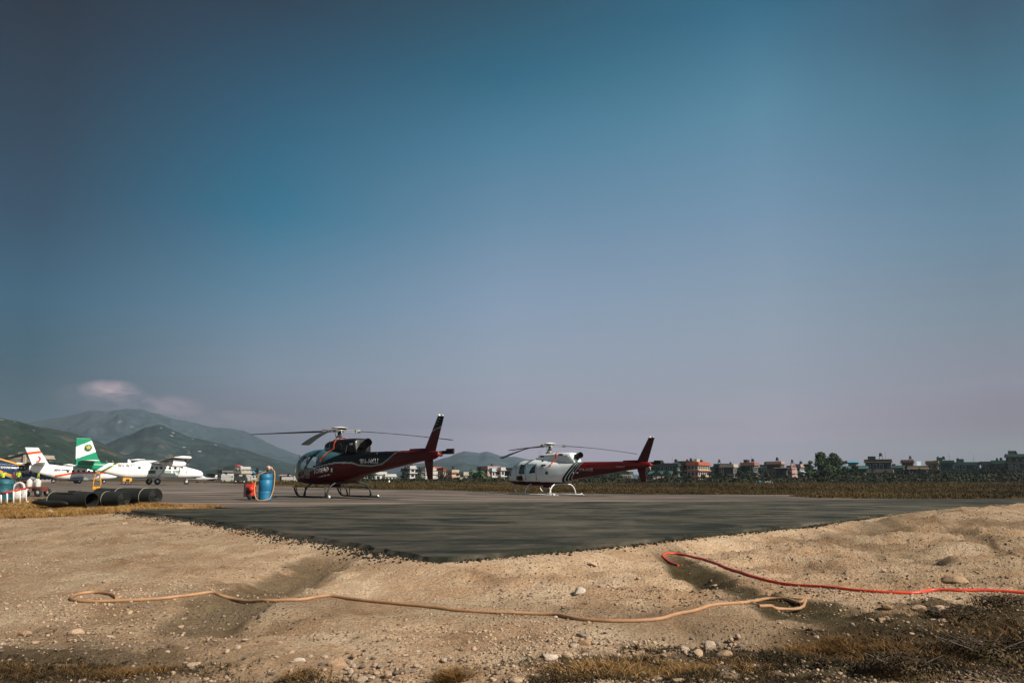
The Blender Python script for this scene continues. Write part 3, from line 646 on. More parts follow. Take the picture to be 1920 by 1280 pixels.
    MB().lathe([(.12, 2.90), (.3, 2.93), (.3, 2.965), (.1, 2.965)], (0, 0, 0), 24).build('vibration_damper', M_rub, hub)
    for az, droop in blades:
        a = az - rz; M = Matrix.Rotation(a, 3, 'Z'); mb = MB()
        def tr3(v): return M @ Vector(v)
        dz = lambda r: 2.87 - droop * (.12 * (r - .2) / (RR - .2) * 1.0 + .88 * ((r - .2) / (RR - .2)) ** 1.7)
        def bx(cx, cy, z, lx, ly, lz):
            b_ = MB().box((0, 0, 0), (lx, ly, lz)); mb.add([tr3((v[0] + cx, v[1] + cy, v[2] + z)) for v in b_.v], b_.f)
        bx(.45, 0, dz(.45) + .035, .66, .10, .02); bx(.45, 0, dz(.45) - .045, .66, .10, .02); bx(.83, 0, dz(.83), .20, .17, .15); bx(.84, .12, dz(.83), .10, .12, .06)
        mb.build('blade_grip', M_metal, hub)
        mb = MB(); n = 26; af = airfoil(1, .10, 7); rings = []
        for i in range(n + 1):
            r = .80 + (RR - .80) * i / n; ch = .20 if i == 0 else (.355 if i > 2 else .28); ang = R(9 - 10 * i / n)
            if i == n: ch = .30
            ring = []
            for px_, pz_ in af:
                u, w_ = (px_ + .3) * ch, pz_ * ch
                ring.append(tr3((r, u * math.cos(ang) - w_ * math.sin(ang), dz(r) + u * math.sin(ang) + w_ * math.cos(ang))))
            rings.append(ring)
        k_ = len(rings[0]); vs = [v for rg in rings for v in rg]; fs = [(i * k_ + j, (i + 1) * k_ + j, (i + 1) * k_ + (j + 1) % k_, i * k_ + (j + 1) % k_) for i in range(n) for j in range(k_)]
        mb.add(vs, fs, 0, True); mb.add(rings[-1], [tuple(range(k_))]); mb.add(rings[0], [tuple(range(k_))]); mb.build('rotor_blade', M_blade, T)
    # skids
    ms = mat('black_skid', (.02, .022, .022), .5) if dark else mat('white_skid', (.68, .70, .70), .45)
    for s in (1, -1):
        mb = MB(); pts = [(1.95, 1.06 * s, .40), (1.85, 1.06 * s, .26), (1.66, 1.06 * s, .11), (1.40, 1.06 * s, .048), (1.0, 1.06 * s, .045), (0, 1.06 * s, .045), (-1.55, 1.06 * s, .045)]
        mb.tube(pts, .036, 10); mb.tube([(-1.55, 1.06 * s, .045), (-1.72, 1.06 * s, .03)], [.03, .02], 8); sk = mb.build('skid', ms, T)
        if dark:
            mb = MB(); mb.box((.45, 1.1 * s, .45), (2.95, .13, .035)); 
            for xx in (1.75, .85, -.95): mb.tube([(xx, 1.08 * s, .44), (xx - .18 if xx > 1.5 else xx, 1.06 * s, .08)], .022, 6)
            mb.build('boarding_step', ms, sk)
        wl_ = MB(); wl_.lathe([(0, -.03), (.06, -.03), (.06, .03), (0, .03)], (-1.45, 1.15 * s, .064), 14, 0, Matrix.Rotation(PI / 2, 3, 'X')); wl_.build('ground_wheel', M_wh2, sk)
    for xx, dx in ((.95, .05), (-1.0, -.05)):
        mb = MB(); pts = []
        for yy, zz in [(-1.06, .05), (-1.03, .22), (-.96, .38), (-.84, .52), (-.66, .62), (0, .66), (.66, .62), (.84, .52), (.96, .38), (1.03, .22), (1.06, .05)]: pts.append((xx + dx * abs(yy), yy, zz))
        mb.tube(pts, .034, 10); mb.build('cross_tube', ms, T)
    # small fittings
    MB().tube([(1.05, 0, 2.08), (.92, 0, 2.35), (.80, 0, 2.62)], [.008, .006, .004], 6).build('antenna', M_metal, T)
    MB().lathe([(0, 0), (.07, 0), (.06, .08), (0, .12)], (.98, .12, 2.06), 12).build('roof_lamp', M_wh2, T)
    MB().tube([(1.5, .3, .56), (1.4, .3, .44), (1.3, .3, .52)], .02, 8).build('belly_antenna', M_dark, T)
    MB().box((.2, 0, .50), (.5, .3, .12)).build('cargo_mount', M_dark, T, bevel=.03)
    # lettering on the port side
    rt = (PI / 2, 0, PI); 
    def on_side(x): return float(np.interp(-x, [-q_[0] for q_ in HST], [q_[3] for q_ in HST]))
    if dark:
        text_part('lettering', 'Toread', .30, M_txt, T, (-.18, .925, 1.10), (PI / 2 - .04, R(4), PI - R(3)), sx=1.05, bold=.006) if False else None
        l1 = text_part('lettering', 'T', .33, M_txt, T, (.41, .96, 1.00), (PI / 2, 0, PI), align='LEFT', bold=.004); l1.rotation_euler = (PI / 2, R(-5), PI + R(1)); l1.scale = (1.2, 1.1, 1)
        l2 = text_part('lettering', 'OREAD', .24, M_txt, T, (.20, .96, 1.02), (PI / 2, 0, PI), align='LEFT', bold=.004); l2.rotation_euler = (PI / 2, R(-5), PI + R(4.5)); l2.scale = (1.25, 1.15, 1)
        mb = MB()
        for k in range(16):
            if k in (7, 11): continue
            mb.box((-.02 - k * .062, .935 - k * .002, .86 + k * .0075), (.036, .006, .028))
        mb.build('small_lettering', mat('faint_lettering', (.35, .33, .33), .6), T)
        # square emblem
        mb = MB(); e0 = Vector((.93, .948, 1.0))
        def eb(dx, dz_, w_, h_): mb.box((e0.x - dx, e0.y, e0.z + dz_), (w_, .006, h_))
        eb(0, .15, .30, .03); eb(0, -.15, .30, .03); eb(-.14, 0, .03, .28); eb(.14, 0, .03, .28); eb(0, .06, .16, .03); eb(-.07, 0, .03, .14); eb(.02, -.06, .16, .03); eb(.08, -.03, .03, .08); eb(.03, 0, .09, .03)
        mb.build('emblem', mat('emblem_paint', (.42, .38, .38), .6), T)
        text_part('registration_lettering', '9N-AKU', .28, M_txt, T, (-3.15, .325, 1.40), (PI / 2, 0, PI + R(5)), sx=1.25, shear=-.15, bold=.003)
        for k in range(3): MB().box((-7.56 + k * .075, .045, 2.97 - k * .10), (.15, .008, .035)).build('fin_lettering', mat('fin_lettering_grey', (.16, .2, .2), .6), T)
        MB().prism([(-7.36, 2.70), (-7.44, 2.63), (-7.38, 2.63), (-7.44, 2.55), (-7.34, 2.56)], .045, .05).build('pennant_flag', M_red, T)
    else:
        text_part('registration_lettering', '9N-AMI', .24, mat('dim_lettering', (.34, .22, .22), .6), T, (-3.2, .36, 1.36), (PI / 2, 0, PI + R(5)), sx=1.25, bold=.003)
        mb = MB()
        for k in range(7): mb.box((-5.35 - k * .09, .205, 1.585), (.06, .008, .03))
        mb.build('small_lettering', M_txt, T)
        for k in range(2): MB().box((-2.25 - k * .30, .42 - k * .04, 1.28), (.16, .03, .045)).build('hazard_mark', M_txt, T)
        mb = MB(); mb.lathe([(.05, 0), (.065, .004)], (-7.38, .05, 2.86), 14, 0, Matrix.Rotation(PI / 2, 3, 'X')); mb.build('fin_mark', mat('fin_mark', (.25, .1, .1), .6), T)
    # orange tie strap over the cowling
    mb = MB()
    if dark:
        path = [(-.30, .1, 2.50), (-.45, .40, 2.47), (-.52, .50, 2.30), (-.50, .54, 2.05), (-.36, .70, 1.92), (-.22, .88, 1.72), (-.12, .945, 1.52)]; MB_ = [(-1.0, .2, 2.505), (-.4, .22, 2.505)]
        mb.tube(MB_, .02, 6)
    else: path = [(-.95, 0, 2.45), (-.98, .35, 2.455), (-1.0, .48, 2.35), (-.99, .50, 2.1), (-.93, .62, 1.92), (-.88, .80, 1.75), (-.86, .86, 1.60)]
    prev = None
    sub = []
    for i in range(len(path) - 1):
        for k in range(4): sub.append(Vector(path[i]).lerp(Vector(path[i + 1]), k / 4))
    sub.append(Vector(path[-1])); vs = []
    for i, p_ in enumerate(sub):
        wob = .02 * math.sin(i * .9) if dark else 0; vs += [p_ + Vector((-.045 + wob, .006, 0)), p_ + Vector((.045 + wob, .006, 0)), p_ + Vector((.045 + wob, -.004, -.004)), p_ + Vector((-.045 + wob, -.004, -.004))]
    fs = []
    for i in range(len(sub) - 1):
        for k in range(4): fs.append((i * 4 + k, i * 4 + (k + 1) % 4, i * 4 + 4 + (k + 1) % 4, i * 4 + 4 + k))
    mb.add(vs, fs); mb.build('tie_strap', M_strap, T)
    return T
h1 = make_heli(True, (-7.55, 35.0, float(gz(-7.55, 35.))), (-.65, .76), 'black and maroon helicopter with a teal nose standing on black skids', [(R(30), .28), (R(150), .02), (R(270), .85)], 5.45, 0)
h2 = make_heli(False, (2.226, 47.5, float(gz(2.2, 47.5))), (-.665, .747), 'white helicopter with a red tail boom and black diagonal stripes on white skids', [(R(-2), .50), (R(118), .12), (R(238), .85)], 5.15, 0)
# ================================================================ aeroplanes
M_awh = paint('aircraft_white', (.78, .78, .77), rough=.35); M_agrn = paint('aircraft_green', (.0, .24, .12)); M_agd = paint('aircraft_dark_green', (.0, .13, .06)); M_ayel = paint('aircraft_yellow', (.75, .36, .03))
M_ablue = paint('aircraft_navy', (.004, .025, .075)); M_aor = paint('aircraft_orange', (.72, .09, .015)); M_agry = paint('aircraft_grey', (.20, .21, .21)); M_pane = mat('dark_pane', (.015, .02, .025), .15, var=.1)
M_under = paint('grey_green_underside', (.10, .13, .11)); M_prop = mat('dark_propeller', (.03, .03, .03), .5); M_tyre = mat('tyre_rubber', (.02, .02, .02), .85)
def wheel(parent, x, y, z, r, w_=.2, name='wheel'):
    Mx = Matrix.Rotation(PI / 2, 3, 'X')
    t_ = MB().lathe([(r * .5, -w_ / 2), (r * .86, -w_ / 2), (r * .98, -w_ * .3), (r, 0), (r * .98, w_ * .3), (r * .86, w_ / 2), (r * .5, w_ / 2)], (x, y, z), 20, 0, Mx).build(name, M_tyre, parent)
    MB().lathe([(0, -w_ * .42), (r * .2, -w_ * .45), (r * .5, -w_ * .36), (r * .5, w_ * .36), (r * .2, w_ * .45), (0, w_ * .42)], (x, y, z), 14, 0, Mx).build('rim', M_steel, t_); return t_
def aircraft(loc, heading, label, sp, scale=1, only=None):
    T = empty('twin_propeller_aircraft', loc, math.atan2(heading[1], heading[0]), label, 'aeroplane', 'aircraft parked on the apron', scale)
    mats = sp['mats']; st = sp['st']
    def hwz(x, z):
        S = sp['_S']; a = [float(np.interp(-x, -S[:, 0], S[:, i])) for i in (1, 2, 3)]; e = 2.8
        k = min(1, abs((z - (a[0] + a[1]) / 2) / ((a[1] - a[0]) / 2 + 1e-6))); return a[2] * (1 - k ** e) ** (1 / e)
    sp['_S'] = hermite(st, .1)
    def cls(x, y, z):
        for k, (x0, x1, z0, z1, nm) in enumerate(sp['win']):
            if x0 < x < x1 and z0 < z < z1 and abs(y) > (.2 if nm == 'windscreen' else .45) : return ('w%d%s' % (k, 'L' if y > 0 else 'R'), 0)
        return ('body', sp['liv'](x, y, z))
    pt = {'body': ('fuselage', mats)}
    for k, q_ in enumerate(sp['win']):
        for s in 'LR': pt['w%d%s' % (k, s)] = (q_[4], [M_pane])
    loft_parts(st, sp.get('step', .055), 130, 2.8, cls, pt, T)
    mb = MB(); wing(mb, sp['fin'], 0, True, sp['finliv']); mb.build('tail_fin', mats, T)
    for s in (1, -1):
        mb = MB(); wing(mb, [(s * a, b, c, d, e) for a, b, c, d, e in sp['tailplane']], sp['tp_m']); mb.build('tailplane', mats, T)
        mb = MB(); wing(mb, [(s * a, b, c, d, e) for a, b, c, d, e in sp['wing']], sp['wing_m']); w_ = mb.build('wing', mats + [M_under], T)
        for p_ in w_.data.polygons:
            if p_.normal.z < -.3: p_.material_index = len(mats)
        tip = sp['wing'][-1]; a, b, c, d, e = tip
        mb = MB(); mb.tube([(b + .12, s * a, c), (b - .1, s * (a + .03), c), (b - d * .5, s * (a + .05), c + .02), (b - d - .1, s * a, c), ], [.05, .17, .19, .06], 12); mb.build('wing_tip', mats[sp['wing_m']], T)
        ex, ey, ez, el_ = sp['eng']
        loft_parts([(ex + .25, ez - .18, ez + .12, .14), (ex, ez - .38, ez + .25, .27), (ex - .6, ez - .48, ez + .30, .34), (ex - 1.6, ez - .45, ez + .32, .36), (ex - el_ + .5, ez - .2, ez + .30, .25), (ex - el_, ez, ez + .2, .05)], .15, 30, 2.4,
                   lambda x, y, z: ('n', 0), {'n': ('engine_nacelle', [mats[sp['eng_m']]])}, T, y0=s * ey)
        pr = MB(); pr.tube([(ex + .25, s * ey, ez - .03), (ex + .45, s * ey, ez - .03), (ex + .62, s * ey, ez - .03)], [.17, .15, .02], 12); pp = pr.build('propeller_spinner', M_steel, T)
        for k in range(3):
            a_ = R(90 + 120 * k + (180 if s < 0 else 0)); mb = MB(); L_ = sp.get('pr', 1.28)
            q_ = [(0, -.05), (.35, -.11), (L_ * .7, -.12), (L_, -.07), (L_, .07), (L_ * .7, .10), (.35, .10), (0, .05)]
            vs = []
            for xx in (ex + .40, ex + .44):
                for (r_, w2) in q_: vs.append((xx + w2 * .5, s * ey + r_ * math.cos(a_) - w2 * math.sin(a_), ez - .03 + r_ * math.sin(a_) + w2 * math.cos(a_)))
            n = len(q_); mb.add(vs, [tuple(range(n)), tuple(range(2 * n - 1, n - 1, -1))] + [(i, i + n, (i + 1) % n + n, (i + 1) % n) for i in range(n)]); mb.build('propeller_blade', M_prop, pp)
        MB().lathe([(0, 0), (.1, .02), (.12, .05)], (ex - .15, s * (ey + .30 * 0), ez + .16), 10).build('intake', M_dark, T)
        if sp.get('strut'):
            g = sp['strut']; MB().tube([g[0][:1] + (s * g[0][1],) + g[0][2:], g[1][:1] + (s * g[1][1],) + g[1][2:]], .07, 8).build('wing_strut', mats[0], T)
        gx_, gy_, r_ = sp['gear']
        wheel(T, gx_, s * gy_, r_, r_, .24)
        if sp.get('pod'):
            loft_parts([(gx_ + 1.5, .55, .75, .08), (gx_ + .9, .42, 1.0, .34), (gx_, .40, 1.1, .42), (gx_ - 1.0, .45, 1.0, .34), (gx_ - 1.7, .7, .9, .06)], .15, 24, 2.2, lambda x, y, z: ('p', 0), {'p': ('gear_pod', [M_agry])}, T, y0=s * 1.05)
        else: MB().tube([(gx_, s * .5, 1.05), (gx_, s * (gy_ - .25), r_ + .1), (gx_, s * (gy_ - .1), r_)], [.16, .11, .06], 10).build('gear_leg', mats[0], T)
    nx, nr = sp['nose']; wheel(T, nx, 0, nr, nr, .18, 'nose_wheel'); MB().tube([(nx - .1, .0, 1.05), (nx, .0, nr + .28)], .07, 8).tube([(nx, .12, nr), (nx, .12, nr + .3)], .03, 6).tube([(nx, -.12, nr), (nx, -.12, nr + .3)], .03, 6).box((nx, 0, nr + .3), (.1, .3, .06)).build('nose_leg', M_wh2, T)
    return T, hwz
def side_text(T, hwz, name, txt, size, m, x, z, sx=1, shear=0):
    return text_part(name, txt, size, m, T, (x, -(max(hwz(x + dx_, z + size * q_2) for dx_ in (-1.2, 0, 1.2) for q_2 in (-.1, .1, .4)) + .03), z), (PI / 2 + .0, 0, 0), sx=sx, shear=shear, thick=.01, bold=.006)
# ---- white and green high-wing aircraft, nose to the right
def q_(x, z): return x - 1.46 * (z - 2.85)
def liv_g(x, y, z):
    q = q_(x, z)
    if q < -12.2: return 1
    if q < -11.5: return 0
    if q < -11.12: return 2
    if q < -10.95: return 3
    return 0
def fin_g(x, y, z):
    if z < 4.78 + (x + 16.2) * .465 and z > 3.26 + (x + 16.1) * .41: return 0
    return 1
wn = [(x, x + .34, 2.06, 2.38, 'cabin_window') for x in (-8.75, -7.18, -6.6, -6.02, -5.48, -4.9, -4.2)] + [(-3.3, -2.95, 2.2, 2.62, 'cockpit_window'), (-2.88, -2.38, 2.42, 2.74, 'windscreen')]
to = dict(mats=[M_awh, M_agrn, M_agd, M_ayel], liv=liv_g, finliv=fin_g, win=wn,
    st=[(0, 1.28, 1.5, .14), (-.22, 1.06, 1.78, .36), (-1.1, .98, 2.08, .55), (-2.3, .90, 2.40, .70), (-2.75, .88, 2.72, .76), (-3.3, .87, 2.86, .80), (-5, .87, 2.88, .80), (-9.3, .87, 2.86, .80), (-10.3, .95, 2.84, .74), (-11.8, 1.3, 2.82, .58), (-13.4, 1.72, 2.80, .38), (-15, 2.1, 2.74, .18), (-16.0, 2.3, 2.66, .06)],
    fin=[(h, x, 0, c, .09) for h, x, c in [(2.5, -12.2, 3.8), (2.7, -12.75, 3.35), (2.85, -13.1, 3.0), (3.1, -13.25, 2.86), (3.25, -13.35, 2.78), (3.4, -13.45, 2.7)] + [(h, -13.45 - (h - 3.4) * .42, 2.7 - (h - 3.4) * .37) for h in np.linspace(3.45, 5.9, 60)]],
    tailplane=[(.1, -13.8, 3.05, 1.9, .1), (3.2, -14.0, 3.05, 1.55, .09)], tp_m=0,
    wing=[(.3, -5.0, 2.98, 1.98, .15), (9.75, -5.0, 3.42, 1.98, .13)], wing_m=0, eng=(-3.55, 2.85, 2.78, 3.2), eng_m=0, strut=((-6.1, .8, 1.05), (-5.9, 4.7, 3.1)), gear=(-6.5, 1.85, .42), nose=(-2.15, .38))
n_ = Vector((-.383 * 112.4, 112.4, 0)); d40 = (math.cos(R(40)), math.sin(R(40)))
tw, hz_ = aircraft((n_.x, n_.y, 0), d40, 'white high-wing propeller aircraft with a green and white striped tail fin', to)
side_text(tw, hz_, 'registration_lettering', '9N-ALO', .50, M_txd, -10.2, 2.36, 1.15); side_text(tw, hz_, 'lettering', 'तारा एयर', .52, M_agrn, -4.4, 1.55, 1.25)
mb = MB(); mb.lathe([(0, 0), (.42, 0), (.42, .02), (0, .02)], (-14.75, -.17, 4.72), 28, 0, Matrix.Rotation(PI / 2, 3, 'X')); dsk = mb.build('tail_emblem', M_agrn, tw)
st_ = [(-14.75 + .34 * r_ * math.cos(R(20 + 36 * k)), 4.74 + .34 * r_ * math.sin(R(20 + 36 * k))) for k, r_ in enumerate([1, .45] * 5)]
MB().prism(st_, -.22, -.20).build('emblem_star', M_ayel, dsk)
mb = MB(); pts = [(-9.25, .98), (-9.25, 1.9), (-9.12, 2.25), (-8.8, 2.48), (-8.4, 2.48), (-8.1, 2.25), (-8.0, 1.9), (-8.0, .95)]
mb.tube([(x, -(hz_(x, z) + .01), z) for x, z in pts], .018, 6); mb.build('door_outline', M_agry, tw)
MB().box((-7.0, -.83, 1.68), (.9, .04, .42)).build('flag_patch', mat('flag_patch_green', (.05, .14, .06), .6), tw)
MB().box((-15.15, -.0, 4.3), (.03, .2, 1.9)).build('rudder_hinge', M_agry, tw)
loft_parts([(-7.0, 2.8, 2.85, .1), (-7.6, 2.8, 3.12, .45), (-8.6, 2.8, 3.1, .42), (-9.3, 2.78, 2.86, .15)], .1, 24, 2.3, lambda x, y, z: ('n', 0), {'n': ('roof_fairing', [M_awh])}, tw)
MB().prism([(-9.45, 2.8), (-9.35, 2.8), (-9.7, 3.3), (-9.9, 3.3), (-9.85, 2.8)], -.03, .03).build('blade_antenna', M_awh, tw)
for x_ in (-11.6, -12.3): MB().tube([(x_, 0, 2.8), (x_ - .15, 0, 3.12)], .02, 6).build('antenna', M_steel, tw)
# ---- white aircraft with orange bands behind it, and the navy one at the picture's edge
def liv_o(x, y, z):
    l = 1.02 + (x + 9.9) * .20
    if x > -6.9: l = 1.62 + (x + 6.9) * .0
    if x > -9.9 and l < z < l + .34 and abs(y) > .3: return 1
    return 0
def fin_o(x, y, z):
    c = 4.62 + (x + 14.2) * .16
    if c < z < c + .42: return 1
    return 0
lst = [(0, 1.3, 1.42, .05), (-.4, .95, 1.75, .38), (-1.5, .72, 2.1, .68), (-2.4, .64, 2.55, .88), (-3.2, .6, 2.78, .96), (-8, .6, 2.88, .96), (-9.2, .75, 2.98, .9), (-10.8, 1.2, 3.15, .6), (-12.5, 1.75, 3.1, .33), (-13.6, 2.2, 2.9, .1)]
wl2 = [(x, x + .4, 1.85, 2.25, 'cabin_window') for x in (-8.3, -7.5, -6.7, -5.9, -5.1, -4.3)] + [(-3.1, -2.6, 1.95, 2.5, 'cockpit_window'), (-2.55, -2.0, 2.15, 2.55, 'windscreen')]
lt = dict(mats=[M_awh, M_aor, M_agry, M_ayel, M_ablue], liv=liv_o, finliv=fin_o, win=wl2, st=lst,
    fin=[(h, -10.7 - (h - 3.0) * .66, 0, 2.6 - (h - 3.0) * .22, .09) for h in np.linspace(2.9, 5.83, 60)],
    tailplane=[(.1, -11.4, 3.0, 1.9, .1), (3.37, -11.9, 3.4, 1.2, .09)], tp_m=0, wing=[(.3, -4.9, 2.92, 2.4, .15), (9.6, -5.3, 3.2, 1.4, .12)], wing_m=0, eng=(-3.2, 2.4, 2.75, 3.6), eng_m=0, gear=(-6.3, 1.2, .40), pod=True, nose=(-2.2, .34), pr=1.15, step=.07)
l1, hz1 = aircraft((-68.5, 140.5, 0), d40, 'white propeller aircraft with an orange band on its swept tail fin', lt)
side_text(l1, hz1, 'registration_lettering', '9N-AMG', .50, M_txd, -8.9, 2.1, 1.25)
mb = MB(); mb.tube([(-12.55 + .36 * math.cos(R(a)), -.16, 4.02 + .42 * math.sin(R(a))) for a in range(-120, 100, 15)], [.03 + .10 * math.sin(PI * k / 14) for k in range(15)], 8); mb.build('tail_emblem', mat('red_emblem', (.6, .03, .02), .5), l1)
def liv_b(x, y, z):
    k = z - (3.62 - .285 * (x + 9.2))
    if k > .0: return 0 if x > -7.4 else 3
    if k > -.27: return 3
    c = z - (2.33 - .43 * (x + 10.6))
    if -.35 < c < .0: return 3
    if -.5 < c < -.42: return 0
    return 4
lb = dict(lt); lb['mats'] = [M_awh, M_aor, M_agry, M_ayel, M_ablue]; lb['liv'] = liv_b; lb['finliv'] = lambda x, y, z: 4; lb['eng_m'] = 4; lb['wing_m'] = 0; lb['tp_m'] = 4
l2, hz2 = aircraft((-83.6, 152.4, 0), d40, 'navy blue propeller aircraft with yellow stripes at the left edge', lb, 1.15)
side_text(l2, hz2, 'registration_lettering', '9N-AMU', .42, M_txt, -8.9, 2.25, 1.2); side_text(l2, hz2, 'lettering', 'समिट एयर', .62, M_txt, -5.9, 1.55, 1.3)
mb = MB(); mb.add([(a, b, c) for b in (-.09, .09) for a, c in ((-6.7, 2.85), (-9.2, 3.62), (-10.8, 4.08), (-13.0, 4.9), (-13.0, 2.6), (-8, 2.6))], [(0, 1, 2, 3, 4, 5), (11, 10, 9, 8, 7, 6)] + [(i, (i + 1) % 6, (i + 1) % 6 + 6, i + 6) for i in range(6)], 4); mb.build('dorsal_fin', lb['mats'], l2)
MB().prism([(-6.7, 2.87), (-6.7, 2.62), (-13.0, 4.62), (-13.0, 4.93), (-10.8, 4.11), (-9.2, 3.65)], -.10, .10).build('dorsal_stripe', M_ayel, l2)
for k in range(7):
    mb = MB(); mb.lathe([(0, 0), (.17, 0), (.17, .02), (0, .02)], (-7.5 + k * .48, -(hz2(-7, 2.3) + .04), 2.38), 14, 0, Matrix.Rotation(PI / 2, 3, 'X')); mb.build('round_badge', mat('badge_pale', (.45, .5, .52), .5), l2)
# ---- little low-wing trainer far beyond the white nose
T = empty('light_aircraft', G(379, 905.0), R(160), 'tiny white low-wing light aircraft just beyond the white aircraft nose', 'aeroplane', None, .72)
loft_parts([(2.2, 1.0, 1.1, .05), (1.9, .75, 1.3, .35), (.8, .65, 1.5, .45), (0, .65, 1.85, .45), (-1, .7, 1.5, .4), (-3, .95, 1.35, .15), (-4.6, 1.1, 1.25, .05)], .2, 24, 2.3, lambda x, y, z: ('b', 0), {'b': ('fuselage', [M_awh])}, T)
for s in (1, -1):
    mb = MB(); wing(mb, [(s * .3, .9, .85, 1.3, .13), (s * 4.6, .7, 1.1, 1.0, .11)]); mb.build('wing', M_awh, T); wheel(T, .2, s * 1.3, .25, .25, .14); MB().tube([(.2, s * 1.2, .9), (.2, s * 1.3, .3)], .07, 8).build('gear_leg', M_wh2, T)
mb = MB(); wing(mb, [(1.2, -3.8, 0, .9, .09), (2.1, -4.2, 0, .6, .09)], 0, True); mb.build('tail_fin', M_awh, T)
mb = MB(); wing(mb, [(-1.4, -3.9, 1.25, .7, .09), (1.4, -3.9, 1.25, .7, .09)]); mb.build('tailplane', M_awh, T)
wheel(T, 1.7, 0, .22, .22, .12, 'nose_wheel'); MB().tube([(1.7, 0, .8), (1.7, 0, .25)], .05, 8).build('nose_leg', M_wh2, T)
# ================================================================ equipment and people on the apron
M_drum = mat('blue_drum_plastic', (.008, .13, .26), .5, var=.18, scale=5, bump=.05); M_tan = mat('tan_hose', (.45, .25, .10), .55, var=.15, scale=20, bump=.2, bscale=120)
M_redp = mat('red_machine_paint', (.55, .035, .015), .5, var=.2); M_blk = mat('black_plastic', (.018, .018, .018), .6); M_yel = mat('yellow_machine_paint', (.80, .36, .02), .5, var=.15)
dp = G(497, 938.5); T = empty('drum', dp, 0, 'tall blue plastic drum standing on the apron left of the dark helicopter', 'drum')
MB().lathe([(0, 0), (.225, 0), (.247, .03), (.24, .06), (.252, .30), (.25, .33), (.24, .34), (.252, .36), (.256, .55), (.25, .74), (.237, .75), (.248, .77), (.25, .86), (.235, .94), (.217, .95), (.222, .97), (.20, .975), (0, .965)], (0, 0, 0), 40).build('drum_body', M_drum, T)
MB().lathe([(0, .96), (.045, .96), (.045, 1.0), (0, 1.0)], (.12, .05, 0), 12).build('bung', M_blk, T)
hp = empty('hand_pump', dp + Vector((.02, 0, .97)), 0, 'small rotary hand pump standing on top of the blue drum', 'pump')
MB().tube([(0, 0, -.02), (0, 0, .07)], .07, 12).tube([(0, 0, .05), (.02, 0, .20)], .03, 10).build('pump_base', M_blk, hp)
MB().lathe([(0, -.04), (.07, -.04), (.08, 0), (.07, .04), (0, .04)], (.05, 0, .22), 16, 0, Matrix.Rotation(PI / 2, 3, 'X')).tube([(.05, 0, .22), (.16, 0, .24), (.19, 0, .16)], .025, 8).build('pump_head', mat('pinkish_metal', (.55, .36, .30), .5), hp)
MB().tube([(.05, -.05, .22), (-.08, -.08, .21), (-.10, -.15, .19)], .018, 8).build('crank', M_blk, hp)
def hosemesh(name, pts, r, m, lab, n=10, parent=None, cat='hose'):
    P_ = [Vector(p) for p in pts]; out = []
    for i in range(len(P_) - 1):
        p0, p1, p2, p3 = P_[max(i - 1, 0)], P_[i], P_[i + 1], P_[min(i + 2, len(P_) - 1)]
        for k in range(8):
            t_ = k / 8; out.append(.5 * ((2 * p1) + (p2 - p0) * t_ + (2 * p0 - 5 * p1 + 4 * p2 - p3) * t_ * t_ + (3 * p1 - p0 - 3 * p2 + p3) * t_ ** 3))
    out.append(P_[-1]); o = MB().tube(out, r, n).build(name, m, parent); 
    if lab: tag(o, lab, cat)
    return o
x, y = dp.x, dp.y
hosemesh('hose', [(x + .18, y, 1.14), (x + .30, y - .03, 1.05), (x + .34, y - .1, .7), (x + .31, y - .14, .35), (x + .22, y - .25, .08), (x + .05, y - .32, .025), (x - .15, y - .30, .03), (x - .25, y - .3, .12), (x - .34, y - .22, .35), (x - .36, y - .14, .6), (x - .27, y - .1, .9), (x - .12, y - .06, 1.02), (x + .0, y - .03, 1.05)], .019, M_tan, 'tan hose looped down both sides of the blue drum', 8)
cp = G(470, 936); T = empty('pump_trolley', cp, R(-10), 'small red and black pump trolley left of the blue drum', 'trolley')
MB().box((-.02, 0, .36), (.30, .34, .44)).build('casing', M_redp, T, bevel=.03); MB().box((-.16, -.05, .36), (.05, .40, .50)).build('side_panel', mat('dark_panel', (.03, .02, .03), .6), T, bevel=.01)
MB().box((-.03, -.18, .34), (.16, .02, .26)).build('front_panel', M_blk, T); MB().tube([(.0, 0, .55), (.07, 0, .62), (.14, 0, .55), (.17, 0, .42)], .05, 10).build('filler_pipe', M_redp, T)
MB().lathe([(0, 0), (.09, 0), (.10, .06), (.09, .12), (0, .12)], (.10, -.14, .40), 16, 0, Matrix.Rotation(PI / 2, 3, 'X')).build('motor', M_redp, T)
for s in (1, -1): MB().lathe([(0, -.03), (.09, -.03), (.10, 0), (.09, .03), (0, .03)], (.04, .17 * s, .10), 16, 0, Matrix.Rotation(PI / 2, 3, 'X')).build('wheel', M_tyre, T)
MB().box((.0, 0, .13), (.34, .28, .04)).build('base_frame', M_blk, T)
MB().tube([(-.05, 0, .58), (.02, 0, .72), (.06, -.02, .6)], .012, 6).build('valve_lever', M_yel, T); MB().tube([(.06, 0, .58), (.12, .02, .74)], .014, 6).build('handle', M_blk, T)
